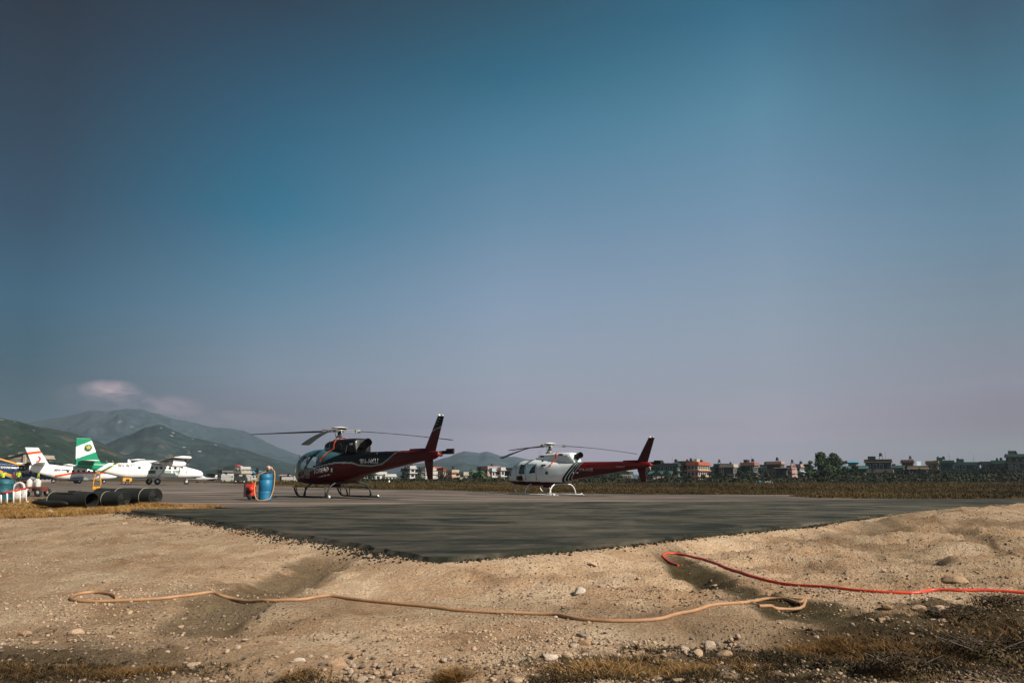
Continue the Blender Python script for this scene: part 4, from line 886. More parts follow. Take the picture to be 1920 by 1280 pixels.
# ---- yellow upright trolley frame and yellow ground unit
T = empty('hand_truck', G(181, 917.5), R(8), 'tall yellow tubular hand truck behind the black pipes', 'hand truck')
MB().tube([(-.24, 0, .12), (-.27, 0, .5), (-.16, 0, 1.15), (-.10, 0, 1.2), (.10, 0, 1.2), (.16, 0, 1.15), (.27, 0, .5), (.24, 0, .12)], .028, 8).build('tube_frame', M_yel, T)
MB().tube([(-.25, 0, .72), (.25, 0, .72)], .022, 8).build('crossbar', M_yel, T); MB().box((-.13, -.08, .12), (.22, .16, .22)).build('toe_block', M_yel, T, bevel=.02); MB().box((.13, -.08, .12), (.22, .16, .22)).build('toe_block', M_yel, T, bevel=.02)
for s in (1, -1): wheel(T, .18 * s, .12, .1, .1, .06)
T = empty('ground_power_cart', G(238, 907.0), R(20), 'yellow ground power cart under the white fuselage', 'cart')
MB().box((0, 0, .62), (1.25, .8, .55)).build('housing', M_yel, T, bevel=.12); MB().box((-.35, 0, .95), (.4, .6, .15)).build('lid', M_yel, T, bevel=.05); MB().box((.1, -.41, .6), (.5, .03, .3)).build('grille', M_blk, T)
for sx_ in (-.4, .4):
    for s in (-1, 1): wheel(T, sx_, .36 * s, .18, .18, .1)
MB().tube([(.6, 0, .3), (1.4, 0, .25)], .03, 8).build('tow_bar', M_blk, T)
pst = MB().tube([(0, 0, 0), (0, 0, .8)], .03, 8).lathe([(0, .0), (.16, 0), (.12, .04), (0, .05)], (0, 0, 0), 12).build('marker_post', M_redp); pst.location = G(227, 907.5); tag(pst, 'thin red marker post under the rear fuselage of the white aircraft', 'post')
# ---- black pipe rolls
M_hd = mat('black_membrane', (.014, .016, .013), .65, var=.35, scale=4, bump=.35, bscale=14); M_rim = mat('pale_strap', (.42, .38, .31), .7)
def roll(px, py, dia, length, ax, lab, hollow, strap, dim=1):
    g_ = G(px, py); z0 = tz(g_.x, g_.y)
    T = empty('pipe_roll', (g_.x, g_.y, max(z0, -.06) - .07), math.atan2(ax[1], ax[0]), lab, 'pipe', 'black rolled membranes and pipes on the grass strip')
    r_ = dia / 2; mb = MB(); Mx = Matrix.Rotation(PI / 2, 3, 'Y'); n = 40; rings = []
    for i in range(13):
        xx = -length * i / 12; ring = []
        for k in range(n):
            a = 2 * PI * k / n; rr_ = r_ * (1 + .018 * math.sin(3 * a + i * .7) + .012 * math.sin(5 * a - i)); ring.append((xx, rr_ * math.cos(a), r_ * .97 + rr_ * math.sin(a) * .97))
        rings.append(ring)
    vs = [v for q in rings for v in q]; mb.add(vs, [(i * n + k, i * n + (k + 1) % n, (i + 1) * n + (k + 1) % n, (i + 1) * n + k) for i in range(12) for k in range(n)], 0, True)
    if hollow:
        vi = [(v[0], v[1] * .93, r_ * .97 + (v[2] - r_ * .97) * .93) for v in vs]; mb.add(vi, [(i * n + k, (i + 1) * n + k, (i + 1) * n + (k + 1) % n, i * n + (k + 1) % n) for i in range(12) for k in range(n)], 0, True)
        mb.add(vs[:n] + vi[:n], [(k, (k + 1) % n, n + (k + 1) % n, n + k) for k in range(n)])
    else:
        sp_ = []
        for i in range(150):
            a = i * .32; rr_ = r_ * (.97 - .80 * i / 150); sp_.append((.01, rr_ * math.cos(a), r_ * .97 + rr_ * math.sin(a)))
        mb.tube(sp_, .006, 5); mb.lathe([(r_ * .16, -.06), (r_ * .16, -.01), (r_ * .99, -.01)], (0, 0, r_ * .97), n, 0, Mx, sm=False); mb.lathe([(0, -.3), (r_ * .16, -.3), (r_ * .16, -.05)], (0, 0, r_ * .97), 16, 0, Mx)
    mb.add(rings[-1], [tuple(range(n))]); mb.build('pipe_wall' if hollow else 'rolled_sheet', M_hd, T, fixn=False)
    for sx_ in strap: MB().lathe([(r_ * 1.012, -.012), (r_ * 1.035, 0), (r_ * 1.012, .012)], (sx_, 0, r_ * .97), n, 0, Mx).build('strap', M_rim, T)
    return T
ax = (.93, -.37)
roll(172, 945, .52, 1.7, ax, 'leftmost black pipe lying open with a dark arched mouth', True, [-1.68])
roll(232, 943, .52, 1.9, ax, 'middle black sheet roll with a spiral end', False, [-.75])
roll(291, 942, .60, 2.6, ax, 'rightmost black sheet roll with a pale strap near its end', False, [-.45, -1.6])
rb = MB(); pts = [(G(60 + 6 * i, 943 + .25 * i).x, G(60 + 6 * i, 943 + .25 * i).y, .03 + .012 * math.sin(i * .8)) for i in range(12)]; rb.tube(pts, [.03, .07, .09, .10, .09, .09, .10, .10, .09, .08, .06, .03], 12)
tag(rb.build('sheet_bundle', M_hd), 'low flat black membrane bundle in the grass left of the pipes', 'bundle')
fl = MB().box((0, 0, 0), (.75, .36, .04)).box((.15, .05, .05), (.35, .22, .08)); o = fl.build('folded_sheet', M_hd, bevel=.02); g_ = G(163, 941); g_ = G(172, 945); o.location = (g_.x - .93 * 1.0, g_.y + .37 * 1.0, .515 + tz(g_.x, g_.y)); o.rotation_euler = (0, 0, R(-21)); tag(o, 'crumpled dark sheet lying on top of the leftmost black pipe', 'sheet')
# ---- left edge: drum, white ring, bags, low red and white rail, sack cart
g_ = G(6, 938); T = empty('drum', g_, 0, 'faded teal drum at the left edge behind the low rail', 'drum')
MB().lathe([(0, 0), (.27, 0), (.29, .04), (.285, .3), (.30, .32), (.285, .34), (.285, .6), (.30, .62), (.285, .64), (.285, .78), (0, .77)], (0, 0, 0), 32).build('drum_body', mat('faded_teal', (.012, .09, .12), .6, var=.5, scale=4), T)
T = empty('rail', G(26, 940), R(0), 'low red-topped rail on short white posts at the left edge', 'rail')
pp = [G(2, 941.5), G(13.5, 941.5), G(25.5, 941.5), G(37.5, 941), G(49, 940)]; o_ = T.location
tops = [(2, 925.5), (13.5, 923), (25.5, 920.5), (37.5, 917.5), (49, 915)]
tp = [P(a, b, p_.y) for (a, b), p_ in zip(tops, pp)]
MB().tube([v - o_ for v in tp] + [P(56.5, 914, pp[-1].y + .35) - o_], .035, 8).build('top_rail', M_redp, T)
for a_, b_ in zip(pp, tp): MB().tube([a_ - o_ + Vector((0, 0, -.03)), b_ - o_], .026, 8).build('post', M_wh2, T)
MB().tube([pp[-1] - o_, pp[-1] - o_ + Vector((.12, -.1, 0))], .026, 8).build('foot', M_wh2, T); MB().tube([tp[-1] - o_ + Vector((0, 0, -.06)), P(55, 915.5, pp[-1].y + .3) - o_], .022, 8).build('brace', M_wh2, T)
M_sack = mat('white_sack', (.55, .54, .50), .8, var=.15, scale=5, bump=.5, bscale=8)
g_ = G(30, 936); rg = MB().tube([(.22 * math.cos(a), .05 * math.sin(a), .30 + .24 * math.sin(a)) for a in np.linspace(0, 2 * PI, 28, endpoint=False)], .045, 10, closed=True).build('hose_coil', M_sack); rg.location = (g_.x + .05, g_.y, .10); tag(rg, 'pale coil of hose standing on edge behind the low rail', 'coil')
def sack(px, py, s, lab, sd, grp=None, z=0, name='sack', m=M_sack):
    bm = bmesh.new(); bmesh.ops.create_icosphere(bm, subdivisions=3, radius=1); r_ = random.Random(sd)
    for v in bm.verts:
        n1 = float(fbm(np.array([v.co.x * 1.6 + sd]), np.array([v.co.y * 1.6 + v.co.z]), sd, 3)[0]); v.co = Vector((v.co.x * s[0], v.co.y * s[1], (max(v.co.z, -.8) + .8) * s[2] / 1.8 * 1.0)) * (1 + n1 * .5)
    me_ = bpy.data.meshes.new(name); bm.to_mesh(me_); bm.free(); me_.materials.append(m)
    for p_ in me_.polygons: p_.use_smooth = True
    o = bpy.data.objects.new(name, me_); C.objects.link(o); g_ = G(px, py); o.location = (g_.x, g_.y, z); return tag(o, lab, 'sack' if name == 'sack' else name, grp)
sack(31, 936, (.16, .13, .38), 'grey-white sack beside the teal drum behind the rail', 3); sack(41, 934.5, (.17, .12, .42), 'bluish white sack leaning by the end of the rail', 5)
T = empty('flatbed_trolley', G(66, 930.5), R(-8), 'small rusty flatbed trolley carrying white jerrycans at the left', 'trolley'); M_rust = mat('rusty_red_frame', (.16, .035, .018), .8, var=.4, scale=6)
MB().box((-.1, 0, .40), (1.0, .55, .05)).build('deck', M_rust, T); MB().tube([(-.58, .25, .40), (-.62, .25, .70), (-.62, -.25, .70), (-.58, -.25, .40)], .02, 6).build('push_handle', M_rust, T); MB().box((.2, 0, .3), (.5, .4, .14)).build('chassis', M_rust, T)
for s in (1, -1): wheel(T, .36, .30 * s, .19, .19, .1)
wheel(T, -.4, 0, .12, .12, .06)
for k, (dx, dy) in enumerate([(-.28, -.1), (-.06, .08), (.14, -.08)]):
    o = MB().lathe([(0, 0), (.11, 0), (.125, .04), (.125, .22), (.10, .31), (.04, .34), (.035, .38), (0, .38)], (0, 0, 0), 16).build('jerrycan', M_sack); q2 = Matrix.Rotation(R(-8), 3, 'Z') @ Vector((dx, dy, 0)); o.location = G(66, 930.5) + q2 + Vector((0, 0, .425))
    tag(o, ['white jerrycan nearest the push handle of the rusty trolley', 'middle white jerrycan on the rusty trolley', 'white jerrycan nearest the big wheel of the rusty trolley'][k], 'jerrycan', 'white jerrycans on the rusty trolley')
# ---- people
M_skin = mat('skin', (.22, .12, .08), .6); M_hair = mat('black_hair', (.012, .01, .01), .6); M_vest = mat('hi_vis_vest', (.45, .62, .03), .6); M_navy = mat('dark_trousers', (.018, .02, .03), .8); M_shirt = mat('pale_shirt', (.55, .5, .48), .8)
def person(loc, rz, lab, top, arms, h=1.68, trousers=None):
    T = empty('person', loc, rz, lab, 'person', None, h / 1.72)
    J = {'pel': (0, 0, .93, .13), 'wai': (0, 0, 1.08, .125), 'che': (0, 0, 1.3, .15), 'nec': (0, 0, 1.46, .055), 'hed': (0, -.01, 1.56, .075), 'crn': (0, -.01, 1.66, .08)}
    E = [('pel', 'wai'), ('wai', 'che'), ('che', 'nec'), ('nec', 'hed'), ('hed', 'crn')]
    for s, nm in ((1, 'l'), (-1, 'r')):
        fw = .10 * s
        J.update({nm + 'hip': (.09 * s, 0, .88, .095), nm + 'kne': (.10 * s, -.02 + fw * .6, .48, .06), nm + 'ank': (.105 * s, fw, .09, .042), nm + 'toe': (.12 * s, fw - .16, .045, .035)})
        a = arms[0 if s > 0 else 1]
        J.update({nm + 'sho': (.19 * s, 0, 1.40, .055), nm + 'elb': (.25 * s, a * .10, 1.14, .042), nm + 'wri': (.24 * s, -a * .22 - .03, 1.14 + .18 * a - .26 * (1 - a), .028), nm + 'han': (.235 * s, -a * .30 - .05, 1.12 + .2 * a - .34 * (1 - a), .03)})
        E += [('pel', nm + 'hip'), (nm + 'hip', nm + 'kne'), (nm + 'kne', nm + 'ank'), (nm + 'ank', nm + 'toe'), ('che', nm + 'sho'), (nm + 'sho', nm + 'elb'), (nm + 'elb', nm + 'wri'), (nm + 'wri', nm + 'han')]
        for f_ in range(5):
            o2 = (f_ - 2) * .014; k1 = nm + 'f%d' % f_; hx, hy, hz2_ = J[nm + 'han'][:3]
            J[k1] = (hx - (.03 * s if f_ == 4 else 0), hy + o2 - (.03 if f_ == 4 else 0), hz2_ - .085 + abs(o2) * .5, .008); E.append((nm + 'han', k1))
    ks = list(J); me_ = bpy.data.meshes.new('body'); me_.from_pydata([J[k][:3] for k in ks], [(ks.index(a), ks.index(b)) for a, b in E], [])
    o = bpy.data.objects.new('body', me_); C.objects.link(o); md = o.modifiers.new('s', 'SKIN'); 
    for k, v in zip(ks, me_.skin_vertices[0].data): v.radius = (J[k][3], J[k][3]); v.use_root = (k == 'pel')
    o.modifiers.new('u', 'SUBSURF').levels = 2; bpy.context.view_layer.update()
    m2 = bpy.data.meshes.new_from_object(o.evaluated_get(bpy.context.evaluated_depsgraph_get())); bpy.data.objects.remove(o); m2.name = 'body'
    for mm in (M_skin, trousers or M_navy, top, M_rub, M_hair): m2.materials.append(mm)
    for p_ in m2.polygons:
        c = p_.center; p_.use_smooth = True
        if c.z < .08: p_.material_index = 3
        elif c.z < .98 and abs(c.x) < .2: p_.material_index = 1
        elif c.z < 1.44 and not (abs(c.x) > .2 and c.z < 1.05) and not (c.y < -.12): p_.material_index = 2
        elif c.z > 1.64 or (c.z > 1.54 and c.y > .02): p_.material_index = 4
    o = bpy.data.objects.new('body', m2); C.objects.link(o); o.parent = T
    return T
person(G(4.5, 911), R(200), 'person in a yellow vest at the far left beyond the teal drum', M_vest, (.2, .6)); person(G(33, 911.5), R(170), 'person in a yellow vest carrying a pale bag near the navy aircraft', M_vest, (.8, .3), 1.72)
person(G(70, 909.5), R(140), 'person in a yellow vest standing under the tail of the white aircraft', M_vest, (.1, .2), 1.7); person(G(29, 909), R(20), 'person in dark clothes and a pale cap beside the navy aircraft', mat('dark_jacket', (.03, .03, .035), .8), (.5, .1), 1.75)
person(G(24, 910.5), R(60), 'person in dark red clothes among the group by the navy aircraft', mat('dark_red_jacket', (.09, .015, .02), .8), (.3, .1), 1.6)
# ================================================================ village beyond the field
M_wdark = mat('window_dark', (.012, .018, .02), .2); M_wframe = mat('window_frame_pale', (.45, .44, .42), .6); M_tank = mat('black_water_tank', (.012, .013, .013), .5)
def wallm(nm, c): return mat('wall_' + nm, tuple(q * (.8 if max(c) > .2 else 1) for q in c), .85, var=.16, scale=.6, bump=.05)
WM = {k: wallm(k, c) for k, c in dict(cream=(.46, .41, .33), white=(.50, .50, .48), pink=(.42, .28, .25), teal=(.022, .085, .068), dkgreen=(.012, .034, .027), grey=(.13, .13, .125), dkgrey=(.022, .026, .026), orange=(.42, .11, .045), brick=(.28, .10, .06), brown=(.07, .045, .03), blue=(.10, .34, .50), stone=(.30, .235, .20), salmon=(.42, .23, .17), ochre=(.16, .12, .06), rust=(.20, .08, .05), paleblue=(.40, .55, .62), green=(.02, .16, .09)).items()}
def house(x0, x1, ytop, label, Y=215, f=.6, ang=35, wall='cream', band='white', st=2, roof='flat', tanks=(), par='grey', wins=(4, 2), base=902.5, left=None, cat='house', name='house', bands=True, rail=False):
    """a house whose two visible walls meet at an upright corner; left wall in shade, right wall in the sun"""
    pl, pr_ = P(x0, base, Y), P(x1, base, Y); W_ = pr_.x - pl.x; H_ = P(x0, ytop, Y).z + .3; a = R(ang)
    wl_, wr_ = max(.6, f * W_ / math.cos(a)), max(.6, (1 - f) * W_ / math.sin(a))
    cxn, cyn = pl.x + wl_ * math.cos(a), Y - wl_ * math.sin(a) * .0
    T = empty(name, (pl.x + wl_ * math.cos(a), Y, -.35), -a, label, cat, 'houses beyond the field' if name == 'house' else None)
    # local: near corner at origin, left wall runs to -x, right wall runs to +y
    wmat = WM[wall]; sh = H_ / st
    MB().box((-wl_ / 2, wr_ / 2, H_ / 2), (wl_, wr_, H_)).build('wall', wmat, T)
    if bands:
        for k in range(1, st + 1):
            o_ = .45 if k < st else .35; z_ = k * sh - (.0 if k < st else .06); MB().box((-wl_ / 2, wr_ / 2, z_), (wl_ + 2 * o_, wr_ + 2 * o_, .22 if k < st else .26)).build('floor_band', WM[band], T)
    if rail:
        for k in range(1, st + 1): MB().box((-wl_ / 2, -.40, k * sh + .5 - (0)), (wl_ + .6, .06, .7)).build('balcony_rail', WM[rail], T) if k < st else None; 
        for k in range(1, st): MB().box((.40, wr_ / 2, k * sh + .5), (.06, wr_ + .6, .7)).build('balcony_rail', WM[rail], T)
    ht = H_
    if roof == 'flat':
        mb = MB(); t_ = .15
        for c, d in (((-wl_ / 2, t_ / 2 - .2, H_ + .38), (wl_ + .4, t_, .6)), ((t_ / 2 + .05, wr_ / 2, H_ + .38), (t_, wr_ + .1, .6)), ((-wl_ - .1, wr_ / 2, H_ + .38), (t_, wr_ + .1, .6)), ((-wl_ / 2, wr_ + .1, H_ + .38), (wl_ + .4, t_, .6))): mb.box(c, d)
        if par: MB().box((-wl_ / 2, wr_ / 2, H_ + .2), (wl_ + .1, wr_ + .1, .28)).build('roof_slab', WM[par], T); mb.build('parapet', WM[par], T, fixn=False)
        ht += .35
    elif roof == 'gable':
        h_ = wr_ * .28; MB().prism([(-.6, H_ + .1), (wr_ + .6, H_ + .1), (wr_ / 2, H_ + h_)], -wl_ - .6, .6, 'x').build('roof', WM[par], T)
    elif roof == 'shed':
        MB().prism([(-.6, H_ + .05), (-.6, H_ + .2), (wr_ + .6, H_ + .9), (wr_ + .6, H_ + .75)], -wl_ - .6, .6, 'x').build('roof', WM[par], T)
    r2 = random.Random(int(x0 * 7))
    for k in range(st):
        zc = k * sh + sh * .52; wh = min(1.35, sh * .5)
        for i in range(wins[0]):
            x_ = -wl_ * (i + .5) / wins[0]; ww = min(1.2, wl_ / wins[0] * .55)
            o = MB().box((x_, -.01, zc), (ww + .2, .06, wh + .2)).build('window', M_wframe if r2.random() < .5 else wmat, T); MB().box((x_, -.035, zc), (ww, .05, wh)).build('pane', M_wdark, o)
        for i in range(wins[1]):
            y_ = wr_ * (i + .5) / wins[1]; ww = min(1.2, wr_ / wins[1] * .55)
            o = MB().box((.01, y_, zc), (.06, ww + .2, wh + .2)).build('window', M_wframe, T); MB().box((.035, y_, zc), (.05, ww, wh)).build('pane', M_wdark, o)
    for j, tx in enumerate(tanks):
        px_, hh_ = tx; hh_ *= .45; lx = (P(px_, base, Y).x - (pl.x + wl_ * math.cos(a))); lx = max(-wl_ + .8, min(-.6, lx / math.cos(a))) if lx < 0 else -.6; s_ = .28 + .05 * ((j + int(x0)) % 3)
        mb = MB(); 
        for ax_ in (-.35, .35):
            for ay_ in (-.35, .35): mb.tube([(lx + ax_, wr_ * .5 + ay_, ht - .1), (lx + ax_, wr_ * .5 + ay_, ht + hh_)], .05, 6)
        mb.box((lx, wr_ * .5, ht + hh_), (.9, .9, .08)); stn = mb.build('tank_stand', WM['grey'], T, fixn=False)
        MB().lathe([(0, 0), (s_, 0), (s_ * 1.02, .1), (s_, .35), (s_ * 1.02, .6), (s_ * .9, .7), (s_ * .35, .8), (s_ * .3, .85), (0, .85)], (lx, wr_ * .5, ht + hh_ + .05), 16).build('water_tank', M_tank, T)
    # stair head room on the roof of bigger houses
    if roof == 'flat' and W_ > 5 and st > 1:
        MB().box((-wl_ * .75, wr_ * .6, ht + .5), (min(2.4, wl_ * .3), min(2.4, wr_ * .5), 1.3)).build('stair_room', WM[wall], T)
        r_ = MB(); 
        for q in range(3): r_.tube([(-wl_ * (.15 + .3 * q), .1, ht), (-wl_ * (.15 + .3 * q), .1, ht + .9)], .05, 5)
        for q, v in enumerate([(-wl_ * .15, .1)]): pass
        MB().tube([(-wl_ * .2, .3, ht), (-wl_ * .2, .3, ht + 2.3)], .03, 5).build('aerial', WM['grey'], T)
    return T
HL = 'house beyond the field'
house(8, 76, 858, 'stone-faced airport terminal with a low gabled roof behind the orange-banded tail', 190, .93, 8, 'stone', 'cream', 2, 'flat', wins=(4, 3), par='cream', cat='building', name='terminal_building')
tb = bpy.data.objects['terminal_building']
house(384, 414, 888, 'low dark-roofed shed with a white end right of the light aircraft', 330, .6, 35, 'dkgrey', 'dkgrey', 1, 'gable', wins=(2, 1), par='dkgreen')
house(434, 463, 886, 'cream airport block under the red and white mast left of the blue drum', 260, .62, 30, 'cream', 'cream', 1, 'flat', wins=(2, 2), par='cream', cat='building', name='airport_block')
house(439, 461, 878, 'cream upper cab rising behind the cream airport block', 264, .5, 30, 'cream', 'white', 2, 'flat', wins=(3, 2), par='white', cat='building', name='control_cab')
house(463, 481, 887, 'long low shed with a blue roof beside the cream airport block', 270, .7, 20, 'grey', 'grey', 1, 'shed', wins=(3, 1), par='blue', cat='building', name='shed')
house(522, 541, 892, 'little house with a pink roof left of the dark helicopter nose', 300, .7, 30, 'grey', 'grey', 1, 'gable', wins=(2, 1), par='pink')
house(405, 432, 885, 'small white house with a dark low annex beyond the white aircraft nose', 300, .4, 40, 'white', 'dkgrey', 1, 'flat', wins=(2, 1), par='grey')
house(688, 703, 888, 'small dark teal shed below the dark helicopter tail boom', 240, .6, 40, 'dkgreen', 'dkgreen', 1, 'shed', wins=(1, 1), par='dkgreen', name='shed', cat='shed')
house(697, 720, 888, 'long low white building under the dark helicopter tail boom', 245, .3, 35, 'white', 'white', 1, 'flat', wins=(2, 2), par='white')
house(715, 738, 892, 'lower white wing joined to the long white building', 247, .3, 35, 'white', 'white', 1, 'flat', wins=(2, 3), par='white')
house(752, 768, 882, 'dark unfinished house left of the white stair tower', 215, .7, 35, 'dkgrey', 'grey', 2, 'flat', wins=(2, 1), par='dkgrey', tanks=[(757, .3)])
house(764, 777, 877, 'tall narrow white stair tower between two dark houses', 213, .35, 45, 'white', 'white', 3, 'flat', wins=(1, 1), par='white', tanks=[(770, .2)])
house(774, 794, 884, 'dark green house right of the white stair tower', 214, .8, 30, 'dkgreen', 'grey', 2, 'flat', wins=(4, 1), par='dkgreen', tanks=[(784, .4)])
house(789, 812, 880, 'white house with stacked balconies behind the maroon lower fin', 222, .35, 38, 'white', 'white', 3, 'flat', wins=(2, 2), par='cream', rail='white', tanks=[(806, .2)])
house(806, 824, 879, 'white house with a red stair room right of the maroon lower fin', 228, .35, 40, 'white', 'white', 3, 'flat', wins=(2, 2), par='orange')
house(820, 838, 881, 'pink brick house with dark trees at its foot', 224, .6, 38, 'salmon', 'orange', 2, 'flat', wins=(3, 2), par='brown')
house(838, 858, 885, 'orange and cream house with columns and a white roof room', 212, .45, 38, 'salmon', 'orange', 2, 'flat', wins=(2, 2), par='cream', tanks=[(851, 1.2)], rail='cream')
house(862, 876, 889, 'small cream house with a yellowish wall left of the palm', 210, .5, 38, 'cream', 'cream', 1, 'flat', wins=(1, 2), par='cream')
MB_w = MB().box((0, 0, .7), (3.4, .25, 1.5)).box((1.2, 0, .3), (1.2, .5, 1.5)); o = MB_w.build('garden_wall', WM['cream']); g_ = P(875, 902.5, 205); o.location = (g_.x, g_.y, -.3); tag(o, 'low pale garden wall at the foot of the palm clump', 'wall')
house(896, 912, 879, 'dark house half hidden behind the palm clump', 218, .8, 30, 'dkgreen', 'dkgreen', 2, 'flat', wins=(2, 1), par='dkgrey')
house(904, 936, 878, 'big pale pink modern house with a recessed dark front', 212, .32, 40, 'pink', 'pink', 2, 'flat', wins=(2, 2), par='pink', tanks=[(921, .2)])
house(919, 928, 882, 'small white balcony block on the pink modern house front', 208, .4, 40, 'white', 'white', 2, 'flat', wins=(1, 1), par='paleblue')
house(931, 946, 880, 'pale pillar-like house with a green shed roof', 214, .55, 40, 'white', 'white', 2, 'flat', wins=(1, 1), par='white')
house(944, 972, 881, 'dark green flat house behind the white helicopter nose', 220, .8, 25, 'dkgreen', 'ochre', 2, 'flat', wins=(4, 1), par='dkgreen', tanks=[(966, .2)])
house(1068, 1096, 894, 'low pink house seen under the white helicopter boom', 222, .35, 35, 'pink', 'pink', 1, 'flat', wins=(2, 3), par='pink')
house(1098, 1140, 888, 'long dark shed under the red tail boom', 226, .8, 22, 'dkgreen', 'teal', 1, 'flat', wins=(4, 1), par='dkgreen')
house(1138, 1190, 888, 'dark shop row with a pale sign board under the red tail boom', 218, .8, 22, 'dkgrey', 'teal', 1, 'flat', wins=(4, 1), par='dkgreen')
house(1163, 1180, 881, 'turquoise upper room over the shop row', 224, .6, 30, 'blue', 'pink', 2, 'flat', wins=(1, 1), par='blue')
o = MB().box((0, 0, 0), (3.3, .12, .95)).build('sign_board', mat('sign_cream', (.45, .45, .40), .7)); g_ = P(1174, 893, 214.5); o.location = g_; o.rotation_euler = (0, 0, R(-22)); tag(o, 'pale sign board with red marks on the dark shop row', 'sign')
for k in range(6): MB().box((-1.3 + k * .5, -.08, .03 * (-1) ** k), (.3, .04, .55)).build('sign_mark', WM['brick'] if k % 2 else M_txd, o)
house(1209, 1230, 880, 'salmon terrace house behind the red lower fin', 228, .3, 38, 'salmon', 'pink', 2, 'flat', wins=(2, 2), par='salmon')
house(1225, 1279, 872, 'long teal house with a row of small windows and a white end', 222, .86, 26, 'teal', 'dkgreen', 3, 'flat', wins=(6, 2), par='dkgrey', tanks=[(1238, .1), (1244, .1), (1266, 1.2), (1269, 1.2)])
house(1222, 1262, 889, 'low dark shop under a turquoise canopy in front of the teal house', 204, .85, 22, 'dkgrey', 'teal', 1, 'shed', wins=(4, 1), par='teal')
wc = ['white', 'pink', 'white', 'salmon', 'white', 'paleblue', 'brick']
for k in range(7):
    o = MB().box((0, 0, 0), (.55, .05, .62)).box((0, 0, -.45), (.42, .05, .3)).build('hanging_cloth', WM[wc[k]]); g_ = P(1227 + k * 5.2 + (k % 2) * 1.5, 894.5 + (k % 3) * .7, 200.5); o.location = g_; tag(o, ['white cloth at the left end of the washing line', 'pink cloth second on the washing line', 'big white cloth third on the washing line', 'salmon cloth in the middle of the washing line', 'white cloth right of the salmon one on the washing line', 'pale blue cloth near the right end of the washing line', 'brick red cloth at the right end of the washing line'][k], 'cloth', 'washing hung before the teal house')
ln = MB().tube([P(1224, 891.8, 200.5), P(1240, 892.4, 200.5), P(1264, 892, 200.5)], .02, 5).tube([P(1224, 904, 200.5), P(1224, 891.5, 200.5)], .04, 6).tube([P(1264, 904, 200.5), P(1264, 891.7, 200.5)], .04, 6).build('washing_line', WM['grey']); tag(ln, 'washing line between two posts before the teal house', 'washing line')
house(1276, 1304, 868, 'dark brown house with roof boxes left of the orange banded house', 226, .85, 30, 'dkgrey', 'brown', 3, 'flat', wins=(3, 1), par='dkgreen', tanks=[(1290, 0), (1299, .6)])
house(1292, 1345, 870, 'three-storey house with bright orange bands and white columns', 210, .34, 32, 'cream', 'orange', 3, 'flat', wins=(3, 6), par='orange', tanks=[(1308, .2)])
house(1344, 1372, 873, 'dark green house with a lone raised water tank', 224, .8, 30, 'dkgreen', 'dkgrey', 2, 'flat', wins=(3, 1), par='dkgreen', tanks=[(1351, 1.5)])
house(1356, 1388, 874, 'dark house with a cream top slab and white upper windows', 214, .62, 35, 'dkgrey', 'cream', 2, 'flat', wins=(4, 3), par='cream', tanks=[(1369, .1)])
house(1394, 1432, 871, 'low wide house with an orange roof edge and a white corner', 218, .55, 32, 'dkgreen', 'grey', 2, 'flat', wins=(3, 3), par='orange', tanks=[(1410, 1.2)])
house(1430, 1446, 875, 'narrow green house with a pale canopy', 220, .6, 35, 'teal', 'white', 2, 'flat', wins=(2, 1), par='teal', tanks=[(1439, .6)])
house(1444, 1479, 869, 'brown house with a gabled front and a pink roof room', 212, .62, 33, 'brown', 'ochre', 3, 'flat', wins=(3, 3), par='pink', tanks=[(1458, 1.3)])
house(1460, 1480, 878, 'small dark gabled house in front of the brown house', 200, .8, 28, 'dkgrey', 'dkgrey', 2, 'gable', wins=(2, 1), par='brown')
house(1479, 1499, 877, 'white house with pink balconies left of the big tree', 208, .25, 38, 'white', 'pink', 3, 'flat', wins=(1, 3), par='brick', rail='pink', tanks=[(1483, 2.3)])
house(1496, 1516, 874, 'pale green and white house with a white dish on its roof', 216, .3, 38, 'paleblue', 'pink', 3, 'flat', wins=(1, 3), par='pink', tanks=[(1500, .6)])
house(1564, 1586, 870, 'house with a rust orange roof half hidden behind the big tree', 214, .6, 33, 'grey', 'rust', 3, 'gable', wins=(3, 2), par='rust')
house(1596, 1616, 867, 'house under a light blue roof beside the dark trees', 222, .6, 33, 'pink', 'teal', 3, 'gable', wins=(2, 1), par='blue')
house(1582, 1634, 879, 'long dark shed with a turquoise roof edge', 206, .85, 22, 'dkgrey', 'teal', 1, 'shed', wins=(5, 1), par='teal', name='shed', cat='shed')
house(1634, 1683, 865, 'tall dark house with roof railings and a twin-legged tank stand', 210, .80, 28, 'dkgrey', 'ochre', 2, 'flat', wins=(4, 2), par='dkgrey', tanks=[(1658, 2.6)], rail='grey')
house(1682, 1700, 878, 'dark hut with a pale porch column', 205, .6, 35, 'dkgrey', 'grey', 2, 'shed', wins=(1, 1), par='dkgreen')
house(1698, 1718, 866, 'brown brick house beside a sky blue sheet wall', 214, .85, 30, 'brown', 'dkgrey', 3, 'flat', wins=(2, 1), par='rust', tanks=[(1714, 1.2)])
o = MB().box((0, 0, 0), (1.6, .1, 1.55)).box((-.5, -.06, .1), (.06, .06, 1.5)).box((.45, -.06, 0), (.06, .06, 1.5)).build('sheet_wall', WM['paleblue']); g_ = P(1722.5, 870, 212); o.location = g_; o.rotation_euler = (0, 0, R(20)); tag(o, 'sky blue sheet wall on the roof beside the brown brick house', 'wall')
house(1712, 1748, 877, 'unfinished flat house with an orange end pillar', 210, .82, 25, 'dkgrey', 'cream', 2, 'flat', wins=(4, 1), par='ochre')
house(1745, 1768, 868, 'olive block house with white boxes on its roof', 212, .7, 32, 'ochre', 'brown', 3, 'flat', wins=(2, 1), par='ochre')
